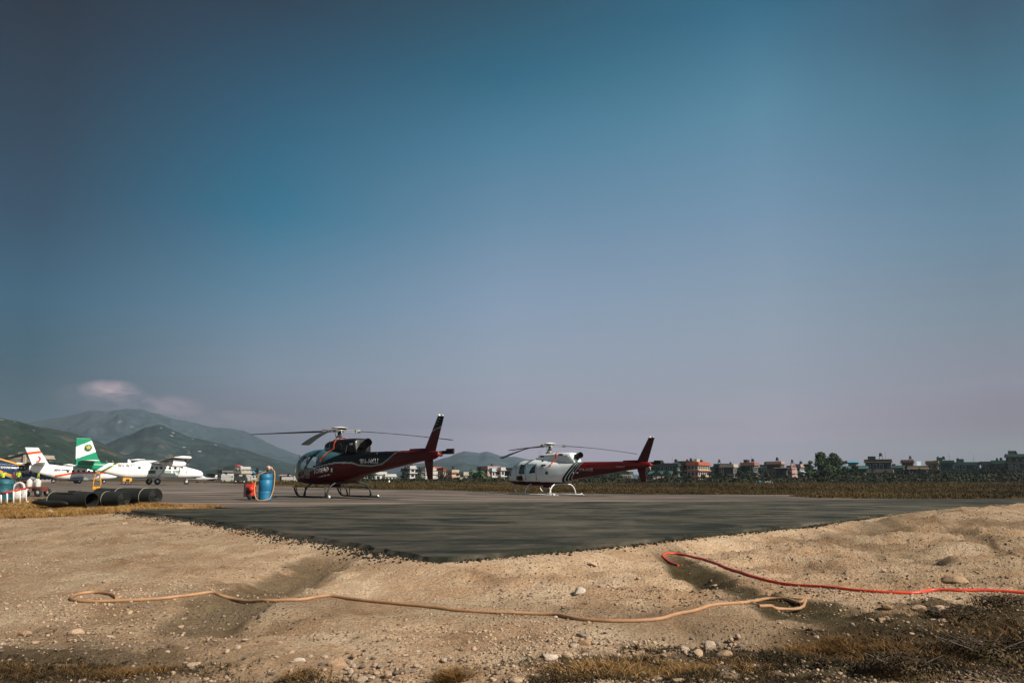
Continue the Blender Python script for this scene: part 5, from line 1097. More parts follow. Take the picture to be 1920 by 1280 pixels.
house(1764, 1806, 867, 'teal green house with two raised tanks and a white corner', 216, .64, 30, 'teal', 'dkgrey', 3, 'flat', wins=(3, 2), par='teal', tanks=[(1765, 1.3), (1777, 1.4)])
house(1803, 1845, 870, 'dark low house with a green roof edge and a white water drum end', 214, .86, 28, 'dkgreen', 'teal', 3, 'flat', wins=(4, 1), par='teal', tanks=[(1809, 1.2)])
house(1850, 1878, 869, 'dark plain block with a stepped roof', 212, .9, 25, 'dkgrey', 'dkgrey', 3, 'flat', wins=(3, 1), par='dkgrey')
house(1872, 1904, 867, 'dark house with two black tanks in front of the lattice mast', 208, .85, 26, 'brown', 'teal', 3, 'flat', wins=(3, 1), par='teal', tanks=[(1880, .2), (1886, .4)])
house(1902, 1945, 855, 'tall dark building with a teal roof room at the right edge', 204, .92, 22, 'dkgrey', 'dkgrey', 4, 'flat', wins=(4, 1), par='teal', tanks=[(1918, .2)])
# terminal: gable over the block
MB().prism([(-11.5, 5.0), (-.2, 5.0), (-3.6, 7.0)], -.3, 6.5).build('gable', WM['stone'], tb); MB().add([(-12.6, -.7, 4.8), (-3.6, -.7, 7.05), (-3.6, 7, 7.05), (-12.6, 7, 4.8), (-12.6, -.7, 5.0), (-3.6, -.7, 7.25), (-3.6, 7, 7.25), (-12.6, 7, 5.0)], [(0, 1, 2, 3), (4, 7, 6, 5), (0, 4, 5, 1), (3, 2, 6, 7), (0, 3, 7, 4), (1, 5, 6, 2)]).add([(-3.6, -.7, 7.05), (.6, -.7, 4.8), (.6, 7, 4.8), (-3.6, 7, 7.05), (-3.6, -.7, 7.25), (.6, -.7, 5.0), (.6, 7, 5.0), (-3.6, 7, 7.25)], [(0, 1, 2, 3), (4, 7, 6, 5), (0, 4, 5, 1), (3, 2, 6, 7), (0, 3, 7, 4), (1, 5, 6, 2)]).build('roof', WM['dkgreen'], tb)
MB().box((-3.6, -.5, 3.4), (.6, .5, 6.8)).build('pillar', WM['cream'], tb)
# mast of the control cab
T = empty('roof_mast', P(446, 879, 262), 0, 'short mast with a red and white top on the cream control cab', 'mast'); MB().tube([(0, 0, -.4), (0, 0, 1.0)], .12, 8).build('pole', M_wh2, T)
MB().lathe([(0, .95), (1.0, .98), (1.1, 1.1), (.3, 1.35), (0, 1.4)], (0, 0, 0), 14).build('mast_cap', M_redp, T); MB().box((.9, .1, .9), (1.0, .5, .16)).build('white_arm', M_wh2, T)
# lattice tower
T = empty('lattice_mast', P(1898.5, 900, 216) * 1.0, 0, 'slim lattice mast with a round head at the right edge', 'mast'); T.location.z = -.3; tt = P(1898.5, 853, 216).z
mb = MB()
for k in range(3):
    a = k * 2.094; mb.tube([(.7 * math.cos(a), .7 * math.sin(a), 0), (.22 * math.cos(a), .22 * math.sin(a), tt - .5)], .05, 5)
for i in range(12):
    for k in range(3):
        z0, z1 = i * (tt - .5) / 12, (i + 1) * (tt - .5) / 12; r0, r1 = .7 - .48 * i / 12, .7 - .48 * (i + 1) / 12; a, b = k * 2.094, (k + 1) * 2.094
        mb.tube([(r0 * math.cos(a), r0 * math.sin(a), z0), (r1 * math.cos(b), r1 * math.sin(b), z1)], .03, 4)
mb.build('lattice', WM['brown'], T, fixn=False); MB().lathe([(.25, tt - .6), (.5, tt - .2), (.5, tt + .35), (.2, tt + .4), (.05, tt + .5), (.03, tt + 1.9)], (0, 0, 0), 12).build('mast_head', WM['grey'], T); MB().box((0, 0, tt + .55), (1.6, .08, .08)).build('cross_arm', WM['brown'], T)
# pale parked trucks and tarps at the edge of the field
def truck(px, lab, Y=190, w=3.0, c='white', h=1.3):
    g_ = P(px, 903, Y); T = empty('parked_truck', (g_.x, g_.y, -.1), R(8), lab, 'truck', 'vehicles parked by the far buildings')
    MB().box((-.35 * w * .5, 0, .55 + h / 2), (w * .65, 1.6, h)).build('cargo_box', WM[c], T, bevel=.06); MB().prism([(w * .18, .45), (w * .5, .45), (w * .5, 1.0), (w * .42, 1.1), (w * .36, 1.65), (w * .18, 1.65)], -.75, .75).build('cab', WM[c], T)
    MB().prism([(w * .3, 1.15), (w * .405, 1.15), (w * .365, 1.55), (w * .3, 1.55)], -.77, .77).build('cab_window', M_wdark, T)
    for xx in (-w * .35, w * .34):
        for s in (1, -1): wheel(T, xx, s * .7, .34, .34, .18)
    return T
truck(427.5, 'small white truck left of the cream airport block'); truck(465, 'white van-like truck right of the cream airport block', 200, 4.2); truck(545, 'low white truck behind the drum near the dark helicopter nose', 215, 4.6, 'white', .8); truck(451, 'small dark truck standing on the field before the cream block', 150, 2.2, 'dkgrey', .8)
def tarp(px0, px1, y0, Y, c, lab):
    a, b = P(px0, 903.5, Y), P(px1, 903.5, Y); h = P(px0, y0, Y).z; w = b.x - a.x; mb = MB(); vs = []; 
    for i in range(13):
        for j in range(7):
            u, v = i / 12, j / 6; z = h * math.sin(PI * (.12 + .76 * u)) ** .4 * math.sin(PI * (.05 + .9 * v)) ** .6 + .08 * math.sin(9 * u + 5 * v); vs.append((u * w, v * 1.8, max(0, z) if 0 < i < 12 and 0 < j < 6 else 0))
    mb.add(vs, [(i * 7 + j, (i + 1) * 7 + j, (i + 1) * 7 + j + 1, i * 7 + j + 1) for i in range(12) for j in range(6)], 0, True); o = mb.build('tarpaulin', WM[c]); o.location = (a.x, Y, -.1); tag(o, lab, 'tarpaulin')
tarp(1418, 1430, 900, 172, 'blue', 'light blue tarpaulin heap lying on the field edge'); tarp(1433, 1450, 900.5, 170, 'white', 'white tarpaulin heap right of the light blue one'); tarp(1496, 1530, 896.5, 190, 'grey', 'pale grey tarpaulin shelter under the big tree')
mk = MB().tube([(0, 0, 0), (0, 0, .55)], .10, 8).lathe([(0, 0), (.16, 0), (.14, .05)], (0, 0, 0), 8).build('marker_post', M_wh2); mk.location = G(729.5, 907.5); tag(mk, 'small white marker post in the field under the dark tail boom', 'post')
# ================================================================ trees, scrub, grass
LG = leafmat('tree_leaves', [(.018, .032, .014), (.035, .058, .022), (.06, .085, .03)]); LD = leafmat('dark_leaves', [(.012, .022, .012), (.022, .038, .018), (.04, .05, .022)])
LP = leafmat('palm_leaves', [(.03, .06, .02), (.06, .11, .04), (.14, .19, .08)]); BK = mat('bark', (.10, .075, .055), .9, var=.3, scale=4, bump=.4)
GR = leafmat('dry_field_grass', [(.013, .014, .006), (.034, .025, .009), (.065, .040, .013), (.075, .060, .02), (.14, .088, .03)]); MATS['dry_field_grass'].node_tree.nodes['Noise Texture'].inputs['Scale'].default_value = .07; GD = leafmat('golden_grass', [(.16, .085, .025), (.30, .17, .055), (.42, .26, .10)])
SC = leafmat('scrub_leaves', [(.008, .013, .006), (.018, .024, .010), (.038, .036, .015)]); SD = leafmat('brown_scrub', [(.025, .018, .010), (.06, .038, .018), (.10, .075, .03)])
def quads(name, P_, s, m, parent=None, seed=1, aspect=1.3):
    """many small leaf faces at points P_ (n,3) with size s"""
    r_ = np.random.RandomState(seed); n = len(P_); d = r_.normal(size=(n, 3)); d /= np.linalg.norm(d, axis=1)[:, None]; u = np.cross(d, r_.normal(size=(n, 3))); u /= np.linalg.norm(u, axis=1)[:, None] + 1e-9; v = np.cross(d, u)
    s = (np.asarray(s) * r_.uniform(.6, 1.4, n))[:, None]; q = np.stack([P_ - u * s, P_ - v * s / aspect, P_ + u * s, P_ + v * s / aspect], 1).reshape(-1, 3)
    me_ = bpy.data.meshes.new(name); me_.vertices.add(n * 4); me_.vertices.foreach_set('co', q.astype(np.float32).ravel()); me_.loops.add(n * 4); me_.loops.foreach_set('vertex_index', np.arange(n * 4, dtype=np.int32)); me_.polygons.add(n); me_.polygons.foreach_set('loop_start', (np.arange(n) * 4).astype(np.int32)); me_.update(calc_edges=True); me_.materials.append(m)
    o = bpy.data.objects.new(name, me_); C.objects.link(o); o.parent = parent; return o
def tree(px, ytop, Y, w, label, m=LG, seed=1, base=903, n=2600, trunk=.35, group='trees among the village houses', sq=1.0, nm='tree'):
    g_ = P(px, base, Y); H_ = P(px, ytop, Y).z + .35; T = empty(nm, (g_.x, Y, -.35), 0, label, nm if nm == 'bush' else 'tree', group); r_ = np.random.RandomState(seed); W_ = w / 1515 * Y / 2
    k = max(7, int(W_ * 3.2)); lob = []
    for i in range(k):
        a = r_.uniform(0, 2 * PI); rr_ = W_ * r_.uniform(.05, .85); zz = H_ * (trunk + (1 - trunk) * r_.uniform(.12, .86)); e_ = 1 - abs((zz / H_ - trunk) / (1 - trunk) - .42) * .9
        lob.append((rr_ * math.cos(a) * e_, rr_ * math.sin(a) * e_, zz, W_ * r_.uniform(.25, .5)))
    lob[0] = (0, 0, H_ * .9, W_ * .3); pts = []
    for cx_, cy_, cz_, r0 in lob:
        m_ = n // k; d = r_.normal(size=(m_, 3)); d /= np.linalg.norm(d, axis=1)[:, None]; rad = r0 * r_.uniform(.1, 1.25, m_) ** .7; q = d * rad[:, None] * np.array([1, 1, .75 * sq]) + np.array([cx_, cy_, min(cz_, H_ - r0 * .7)]); pts.append(q)
    pts = np.concatenate(pts); quads('crown', pts, .035 * W_ + .09, m, T, seed)
    mb = MB(); top = (0, 0, H_ * (trunk + .25)); mb.tube([(0, 0, 0), (.05 * W_, 0, H_ * trunk), top], [.07 * W_ + .05, .05 * W_ + .04, .03 * W_ + .02], 8)
    for cx_, cy_, cz_, r0 in lob[:7]: mb.tube([(.03 * W_, 0, H_ * trunk * .9), (cx_ * .5, cy_ * .5, (cz_ + H_ * trunk) / 2), (cx_, cy_, cz_)], [.03 * W_ + .03, .02 * W_ + .02, .02], 6)
    mb.build('trunk', BK, T, fixn=False); return T
tree(1541, 848, 192, 56, 'big rounded leafy tree left half of the tall clump', LG, 11, n=5200, trunk=.22); tree(1566, 849, 196, 46, 'tall leafy tree right half of the big clump', LG, 15, n=5200, trunk=.22); tree(1522, 862, 190, 26, 'shorter paler tree at the left foot of the big clump', LP, 19, n=2000, trunk=.2); tree(1548, 880, 186, 50, 'broad dark bush under the big tree clump', LD, 21, n=3000, trunk=.1)
for i, (px, yt, Y, w, lb_, m_) in enumerate([(481, 876, 250, 12, 'small round tree beside the blue-roofed shed', LD), (421, 884, 270, 13, 'dark bushy tree left of the cream airport block', LD), (510, 889, 280, 20, 'low tree behind the hand pump of the blue drum', LG), (541, 887, 285, 9, 'narrow dark tree left of the dark helicopter nose', LD), (552, 890, 285, 16, 'bush touching the dark helicopter nose', LG),
    (757, 884, 206, 16, 'leafy tree before the dark unfinished house', LD), (784, 893, 204, 16, 'bush in front of the dark green house', LG), (829, 889, 206, 18, 'dark trees under the pink brick house', LD), (836, 892, 204, 12, 'rust-coloured shrub beside the orange house', SD), (858, 886, 207, 8, 'slim dark tree between the orange house and the cream house', LD), (868, 893, 206, 12, 'yellowish bush before the small cream house', LP),
    (1130, 890, 216, 34, 'wide dark bush under the red boom', LD), (1200, 893, 208, 26, 'dark green bush left of the red lower fin', LG), (1286, 888, 206, 20, 'dark bush before the brown house with roof boxes', LD), (1350, 884, 205, 20, 'dark tree right of the orange banded house', LD), (1386, 880, 207, 18, 'dark tree before the cream slab house', LD), (1404, 889, 198, 22, 'bush under the orange-edged house', LG), (1436, 884, 200, 18, 'dark tree by the narrow green house', LD), (1452, 889, 196, 22, 'olive bush before the brown house', SC), (1506, 884, 203, 16, 'dark bush before the pale green house', LD),
    (1588, 862, 204, 24, 'dark spiky tree right of the rust orange roof', LD), (1604, 870, 200, 18, 'dark tree under the light blue roof', LD), (1572, 872, 196, 22, 'olive tree before the rust orange roof', LG), (1690, 884, 198, 22, 'olive bush before the dark hut', SC), (1735, 884, 200, 30, 'dark scrubby tree before the orange end pillar', SC), (1790, 884, 200, 34, 'scrubby bush before the teal green house', SC), (1848, 874, 204, 16, 'small dark tree in the gap before the plain block', SC), (1862, 882, 200, 26, 'dark bush below the stepped roof block', SC), (1905, 883, 196, 26, 'dark bush at the right edge below the tall building', SD), (108, 862, 230, 14, 'dark reddish tree behind the orange-banded tail', SD), (141, 862, 235, 10, 'dark tree touching the green tail fin', LD)]):
    tree(px, yt, Y, w, lb_, m_, 100 + i, n=900, trunk=.12)
for i in range(46):
    px = rnd.uniform(1030, 1920) if i > 7 else rnd.uniform(560, 700); tree(px, rnd.uniform(881, 890) - (4 if px > 1580 else 0), rnd.uniform(197, 208), rnd.uniform(12, 26), 'dark leafy bush squeezed in among the village houses', LD if i % 3 else SC, 300 + i, n=600, trunk=.08, group='dark bushes among the village houses', nm='bush')
for i, (a_, b_, y_, c_) in enumerate([(560, 590, 891, 'dkgrey'), (600, 640, 892, 'dkgreen'), (640, 690, 891, 'grey'), (1090, 1130, 886, 'dkgrey'), (1200, 1226, 882, 'dkgreen'), (1262, 1296, 876, 'dkgrey'), (1336, 1362, 878, 'dkgreen'), (1384, 1402, 877, 'dkgrey'), (1424, 1450, 879, 'dkgreen'), (1500, 1530, 880, 'dkgrey'), (1600, 1640, 876, 'dkgreen'), (1676, 1704, 877, 'dkgrey'), (1728, 1752, 877, 'dkgreen'), (1790, 1812, 873, 'dkgrey'), (1838, 1858, 880, 'dkgreen')]):
    house(a_, b_, y_, 'plain dark house mostly hidden behind the front row of the village', 245 + 3 * i, .75, 28, c_, c_, 2, 'flat', wins=(2, 1), par=c_)
def palm(px, py, Y, h, lab, seed):
    g_ = P(px, 903, Y); T = empty('palm_plant', (g_.x, Y, -.3), 0, lab, 'palm', 'palms by the pink modern house'); r_ = random.Random(seed); mb = MB()
    for k in range(16):
        a = r_.uniform(0, 2 * PI); L_ = r_.uniform(1.2, 1.9) * h / 2.4; up = r_.uniform(.5, 1.5); pts = [(L_ * t_ * math.cos(a), L_ * t_ * math.sin(a), h * .55 + up * L_ * t_ - L_ * 1.1 * t_ ** 2.2) for t_ in np.linspace(0, 1, 7)]; nn = Vector((-math.sin(a), math.cos(a), 0)); vs = []
        for i, p_ in enumerate(pts):
            wd = .20 * h / 2.4 * math.sin(PI * (.1 + .85 * i / 6)); vs += [Vector(p_) + nn * wd, Vector(p_) + Vector((0, 0, .06)), Vector(p_) - nn * wd]
        for i in range(6): mb.add([vs[i * 3 + q] for q in (0, 1, 2)] + [vs[i * 3 + 3 + q] for q in (0, 1, 2)], [(0, 1, 4, 3), (1, 2, 5, 4)])
    mb.build('fronds', LP, T, fixn=False); MB().tube([(0, 0, 0), (.05, 0, h * .58)], [.14, .10], 8).build('stem', BK, T)
palm(886, 0, 204, 3.2, 'left palm of the clump before the dark house', 1); palm(893, 0, 202, 3.6, 'tallest palm of the clump before the dark house', 2); palm(900, 0, 203, 2.8, 'middle low palm of the clump', 3); palm(906, 0, 204, 2.4, 'right palm touching the pink modern house', 4); tree(894, 890, 206, 34, 'dark undergrowth beneath the palm clump', LD, 77, n=900, trunk=.1)
# undergrowth along the far edge of the field, one mass
rs = np.random.RandomState(5); n = 26000; px = rs.uniform(560, 1960, n); Y = rs.uniform(165, 200, n)
top = np.interp(px, [560, 700, 860, 980, 1100, 1200, 1300, 1400, 1500, 1600, 1700, 1800, 1960], [898, 896, 896.5, 895, 894, 895, 897, 894, 893, 889, 887, 886, 885]) + 2.5 * fbm(px * .05, px * 0, 4, 3) * 2
hh = np.clip((903.5 - top) / 1536 * Y, .2, 3); X = (px - 960) / 1515 * Y; Z = rs.uniform(0, 1, n) ** .8 * hh - .2
o = quads('scrub', np.stack([X, Y, Z], 1), .22, SC, seed=3); tag(o, 'band of dark undergrowth between the dry field and the village', 'scrub', kind='stuff')
# dry field grass: upright blades in tufts
def blades(name, base, hgt, wid, m, seed, k=3, lean=.35, parent=None):
    r_ = np.random.RandomState(seed); n = len(base) * k; b = np.repeat(base, k, 0) + np.concatenate([r_.normal(size=(n, 2)), np.zeros((n, 1))], 1) * np.repeat(np.broadcast_to(wid, (len(base),)), k)[:, None] * 2.2
    h = np.repeat(np.broadcast_to(hgt, (len(base),)), k) * r_.uniform(.5, 1.25, n); a = r_.uniform(0, 2 * PI, n); w_ = np.repeat(np.broadcast_to(wid, (len(base),)), k) * r_.uniform(.6, 1.3, n); s_ = np.stack([np.cos(a), np.sin(a), 0 * a], 1) * w_[:, None]
    ln = r_.normal(size=(n, 2)) * lean; tip = b + np.concatenate([ln * h[:, None], h[:, None]], 1); mid = b + np.concatenate([ln * h[:, None] * .35, h[:, None] * .6], 1); v = np.stack([b - s_, b + s_, mid + s_ * .7, mid - s_ * .7, tip], 1).reshape(-1, 3)
    me_ = bpy.data.meshes.new(name); me_.vertices.add(n * 5); me_.vertices.foreach_set('co', v.astype(np.float32).ravel()); i0 = np.arange(n)[:, None] * 5; lo = np.concatenate([i0 + np.array([0, 1, 2, 3]), i0 + np.array([3, 2, 4])], 1).astype(np.int32)
    me_.loops.add(n * 7); me_.loops.foreach_set('vertex_index', lo.ravel()); me_.polygons.add(n * 2); ls = np.stack([np.arange(n) * 7, np.arange(n) * 7 + 4], 1).ravel().astype(np.int32); me_.polygons.foreach_set('loop_start', ls); me_.update(calc_edges=True); me_.materials.append(m)
    o = bpy.data.objects.new(name, me_); C.objects.link(o); o.parent = parent; return o
n = 60000; u = rs.uniform(0, 1, n); Yg = 1 / (1 / 36 + (1 / 190 - 1 / 36) * u); pxg = rs.uniform(300, 2050, n); Xg = (pxg - 960) / 1515 * Yg
keep = ~inpoly(Xg, Yg, apron) & ~inpoly(Xg, Yg, newasph) & (Yg > np.where(pxg > 1460, 36, 48)) & (fbm(Xg * .12, Yg * .05, 12, 4) > -.22); Xg, Yg = Xg[keep], Yg[keep]
hg = (.12 + .30 * sst(-.15, .25, fbm(Xg * .06, Yg * .05, 6, 4))) * np.where(Yg > 100, 1.25, 1)
o = blades('field_grass', np.stack([Xg, Yg, terrain(Xg, Yg) - .02], 1), hg, (.004 + Yg * .00026), GR, 9, 6); tag(o, 'tall dry brown and gold grass covering the field', 'grass', kind='stuff')
n = 9000; pxg = rs.uniform(-60, 440, n); pyg = rs.uniform(931, 963, n); gg = np.array([tuple(G(a, b)) for a, b in zip(pxg, pyg)]); k_ = inpoly(gg[:, 0], gg[:, 1], strip) & ~inpoly(gg[:, 0], gg[:, 1], newasph); gg = gg[k_]; gg[:, 2] = terrain(gg[:, 0], gg[:, 1]) - .01
o = blades('strip_grass', gg, .10 + .12 * fbm(gg[:, 0], gg[:, 1], 2, 3), .0055, GD, 19, 9, 1.1); tag(o, 'matted golden grass on the strip around the black pipes', 'grass', kind='stuff')
# ================================================================ hoses on the dirt
def ground_hose(pix, r, m, lab, lift=()):
    P_ = pix; out = []
    for i in range(len(P_) - 1):
        p0, p1, p2, p3 = P_[max(i - 1, 0)], P_[i], P_[i + 1], P_[min(i + 2, len(P_) - 1)]; k_ = max(3, int((p2 - p1).length / .05))
        for k in range(k_):
            t_ = k / k_; out.append(.5 * ((2 * p1) + (p2 - p0) * t_ + (2 * p0 - 5 * p1 + 4 * p2 - p3) * t_ * t_ + (3 * p1 - p0 - 3 * p2 + p3) * t_ ** 3))
    out.append(P_[-1]); zs = terrain(np.array([v.x for v in out]), np.array([v.y for v in out])); zs = np.array([max(zs[max(0, i - 3):i + 4].mean(), zs[i]) for i in range(len(zs))])
    for i, v in enumerate(out): v.z = float(zs[i]) + r * .85
    return tag(MB().tube(out, r, 14).build('hose', m), lab, 'hose')
M_h1 = mat('dusty_tan_hose', (.36, .20, .10), .6, var=.22, scale=7, bump=.25, bscale=90); M_h2 = mat('red_hose', (.64, .055, .02), .4, var=.2, scale=9, bump=.1, bscale=80)
ground_hose(PT, .0128, M_h1, 'long dusty tan hose lying across the dirt with a loop at each end')
ground_hose(PR, .0128, M_h2, 'bright red hose curling at its end and running off to the right')
# ================================================================ stones
def stonemesh(seed, sub=3, ang=1.0):
    bm = bmesh.new(); bmesh.ops.create_icosphere(bm, subdivisions=sub, radius=1); r_ = random.Random(seed)
    pl = [(Vector((r_.gauss(0, 1), r_.gauss(0, 1), r_.gauss(0, 1))).normalized(), r_.uniform(.5, .9)) for _ in range(13)]
    for v in bm.verts:
        for n_, d_ in pl:
            e = v.co.dot(n_) - d_
            if e > 0: v.co -= n_ * e * .97 * ang
    co_ = np.array([tuple(v.co) for v in bm.verts]); nn = fbm(co_[:, 0] * 3 + seed, co_[:, 1] * 3 + co_[:, 2] * 2, seed, 3)
    for v, q in zip(bm.verts, nn): v.co *= 1 + q * .10
    me_ = bpy.data.meshes.new('stone'); bm.to_mesh(me_); bm.free()
    for p_ in me_.polygons: p_.use_smooth = True
    return me_
SM = {}
for k, c in dict(pale=(.46, .36, .27), white=(.56, .48, .39), grey=(.25, .215, .19), brown=(.34, .225, .14), tan=(.46, .33, .22), dark=(.15, .125, .10)).items(): SM[k] = mat('stone_' + k, c, .85, var=.25, scale=3, bump=.6, bscale=9, spec=.2)
ST = [(632, 1241, 46, .55, 'brown', 'large brown flat stone at the bottom centre'), (561, 1236, 24, .5, 'white', 'smooth white stone left of the large brown stone'), (658, 1258, 14, 1.3, 'pale', 'upright pale stone right of the large brown stone'), (681, 1272, 21, .8, 'pale', 'round pale stone at the bottom edge below the upright one'), (697, 1268, 12, .8, 'white', 'small white stone beside the round pale one'), (729, 1262, 22, .8, 'tan', 'blocky tan stone at the bottom centre'), (745, 1271, 22, .6, 'brown', 'low orange-brown stone at the bottom centre'),
 (734, 1244, 9, .9, 'pale', 'small round pebble above the blocky tan stone'), (703, 1244, 13, .7, 'pale', 'egg-shaped stone between the upright and the blocky one'), (784, 1219, 8, .8, 'white', 'single whitish pebble on bare dirt near the bottom centre'), (835, 1232, 9, .8, 'grey', 'small grey pebble left of the dry tuft'), (871, 1262, 12, .6, 'white', 'white pebble right of the golden tuft'), (648, 1238, 14, .8, 'grey', 'grey stone tucked behind the large brown stone'),
 (1088, 1106, 30, .6, 'white', 'angular cream white rock in the middle of the dirt slope'), (1112, 1056, 22, .35, 'pale', 'flat pale stone below the asphalt edge'), (1093, 1190, 28, .42, 'grey', 'flat bluish grey stone below the tan hose'), (1097, 1204, 27, .7, 'brown', 'rounded brown stone under the flat grey one'), (1075, 1209, 19, .7, 'pale', 'pale stone left of the rounded brown one'), (1030, 1229, 34, .5, 'white', 'long curved white stone beside the dark turf'), (1064, 1227, 22, .7, 'tan', 'tan stone at the edge of the dark turf'),
 (1237, 1271, 26, .55, 'white', 'white stone lying on the dark turf at the bottom'), (1273, 1274, 28, .5, 'tan', 'tan stone right of the white one on the turf'), (1285, 1214, 20, .9, 'pale', 'pointed pale stone left of the stone row'), (1309, 1222, 24, .85, 'tan', 'round tan stone in the middle of the stone row'), (1330, 1208, 28, .7, 'pale', 'largest pale stone of the row above the turf'), (1357, 1223, 36, .55, 'brown', 'long buried stone right of the largest pale one'), (1371, 1207, 14, .8, 'tan', 'small stone at the right end of the stone row'), (1346, 1204, 14, .7, 'grey', 'grey stone just behind the largest pale one'), (1391, 1190, 28, .35, 'pale', 'flat pinkish stone on bare dirt right of the row'), (1298, 1239, 14, .7, 'grey', 'small grey stone just above the turf'),
 (966, 1272, 27, .7, 'tan', 'tan stone at the bottom edge right of the golden tuft'), (956, 1262, 15, .7, 'brown', 'small brown stone behind the tan one at the bottom edge'), (1206, 1209, 14, .3, 'grey', 'thin dark sliver stone near the middle of the slope'), (1800, 1087, 60, .34, 'brown', 'big earth-coloured mound stone near the red hose'), (1723, 1139, 26, .6, 'tan', 'brownish stone below the red hose'), (1764, 1140, 36, .4, 'tan', 'flat wide stone below the red hose on the right'), (1664, 1135, 21, .5, 'brown', 'brown stone at the left of the dark rubble'), (1532, 1194, 13, .8, 'pale', 'pinkish round pebble in the dark hollow'), (1786, 1128, 17, .5, 'brown', 'small brown stone above the flat wide stone'), (1655, 1160, 20, .5, 'brown', 'dusty stone among the dark rubble'), (1770, 1162, 20, .5, 'tan', 'pale-topped stone at the edge of the dark shrub'), (1600, 1222, 18, .6, 'brown', 'brown stone behind the straw clump on the right'),
 (92, 959, 19, .6, 'pale', 'pale rock at the edge of the golden grass strip'), (130, 960, 9, .7, 'white', 'little white rock beside the pale one by the grass strip'), (42, 961, 12, .7, 'tan', 'tan rock at the far left of the grass strip'), (233, 981, 13, .5, 'tan', 'tan stone left of the asphalt tip'), (265, 980, 12, .4, 'grey', 'dark grey stone left of the asphalt tip'), (242, 1147, 13, .7, 'tan', 'round ochre stone below the left hose loop'), (275, 1137, 12, .5, 'grey', 'blue-grey pebble just under the left part of the hose'), (45, 1186, 24, .7, 'brown', 'brown stone at the far left'), (140, 1184, 28, .6, 'tan', 'dusty tan stone in the left rubble'), (363, 1243, 26, .5, 'tan', 'half buried tan stone at the lower left'), (390, 1225, 13, .7, 'brown', 'small brown stone above the half buried one'), (205, 1192, 20, .35, 'pale', 'flat pale stone in the left rubble'), (444, 1211, 14, .8, 'pale', 'pale pebble between the left rubble and the brown stone'), (300, 1062, 8, .5, 'grey', 'small dark stone above the left hose loop'), (195, 1088, 8, .8, 'pale', 'small pale pebble just above the left hose loop'), (338, 1174, 14, .6, 'tan', 'dusty pebble in the lower left gully'),
 (482, 1001, 4, .9, 'white', 'tiny white pebble on the crumbling asphalt edge'), (1422, 1123, 14, .4, 'grey', 'flat grey stone just above the right end of the tan hose'), (1342, 1096, 16, .4, 'tan', 'flat stone in the dark runnel'), (1041, 1155, 10, .8, 'white', 'white pebble pressed against the tan hose')]
SG = GTA([(q[0], q[1] + q[2] * q[3] * .3) for q in ST])
for i, (px, py, w_, asp, c, lab) in enumerate(ST):
    g_ = SG[i]; d_ = math.hypot(g_.x, g_.y); r_ = w_ / 2 / 1493 * d_
    me_ = stonemesh(i, 3); me_.materials.append(SM[c]); o = bpy.data.objects.new('stone', me_); C.objects.link(o)
    o.scale = (r_, r_ * rnd.uniform(.65, .95), r_ * asp * .95); o.rotation_euler = (rnd.uniform(-.15, .15), rnd.uniform(-.2, .2), rnd.uniform(-.3, .3)); o.location = (g_.x, g_.y + r_ * .2, g_.z + r_ * asp * .22)
    tag(o, lab, 'stone', 'stones lying on the dirt')
# anonymous middling stones, alike
protos = [stonemesh(200 + i, 2) for i in range(8)]
for i, m_ in enumerate(protos): m_.materials.append(SM[['pale', 'grey', 'tan', 'brown', 'tan', 'dark', 'pale', 'brown'][i]])
spots = []
for cx_, cy_, sx_, sy_, n in [(660, 1258, 80, 14, 40), (1090, 1195, 50, 25, 16), (1320, 1215, 60, 14, 26), (1130, 1100, 70, 22, 22), (1720, 1150, 90, 25, 34), (1600, 1180, 90, 30, 18), (180, 1200, 140, 34, 44), (790, 1250, 110, 15, 24), (1640, 1060, 150, 40, 16), (400, 1230, 120, 25, 16), (1840, 1100, 70, 40, 14)]:
    for _ in range(n): spots.append((rnd.gauss(cx_, sx_), min(1276, rnd.gauss(cy_, sy_))))
SG = GTA(spots)
for k, (px, py) in enumerate(spots):
    if py < 1050: continue
    g_ = SG[k]
    if bool(inpoly(np.array([g_.x]), np.array([g_.y]), newasph)[0]): continue
    r_ = rnd.uniform(.009, .025) * (.8 + g_.y * .04); o = bpy.data.objects.new('pebble', protos[k % 8]); C.objects.link(o); o.scale = (r_, r_ * rnd.uniform(.6, 1), r_ * rnd.uniform(.4, .85)); o.rotation_euler = (0, 0, rnd.uniform(0, 6)); o.location = (g_.x, g_.y, g_.z + r_ * .2)
    tag(o, 'thumb-sized pebble lying loose among others on the dirt', 'pebble', 'small pebbles scattered on the dirt')
# gravel: far too many to count
rg_ = np.random.RandomState(44); n = 150000; u = rg_.uniform(0, 1, n); yy = 3.0 + 26 * u ** 1.9; xx = rg_.uniform(-.72, .72, n) * yy
dens = fbm(xx * .9, yy * .9, 61, 4) + .35 * fbm(xx * 4, yy * 4, 62, 3); pxx = 960 + xx / yy * 1493
_, drk = terrain(xx, yy, True); bias = np.interp(pxx, [0, 400, 900, 1050, 1250, 1700, 1920], [.10, .03, -.04, .10, .12, .22, .22]) + sst(4.6, 3.6, yy) * .14 - drk * .12
k_ = (dens + bias > rg_.uniform(-.1, .30, n)) & ~inpoly(xx, yy, newasph) & ~inpoly(xx, yy, apron) & ~inpoly(xx, yy, strip); xx, yy = xx[k_], yy[k_]; zz = terrain(xx, yy); n = len(xx)
bm = bmesh.new(); bmesh.ops.create_icosphere(bm, subdivisions=1, radius=1); bv = np.array([tuple(v.co) for v in bm.verts]); bf = np.array([[v.index for v in f.verts] for f in bm.faces]); bm.free()
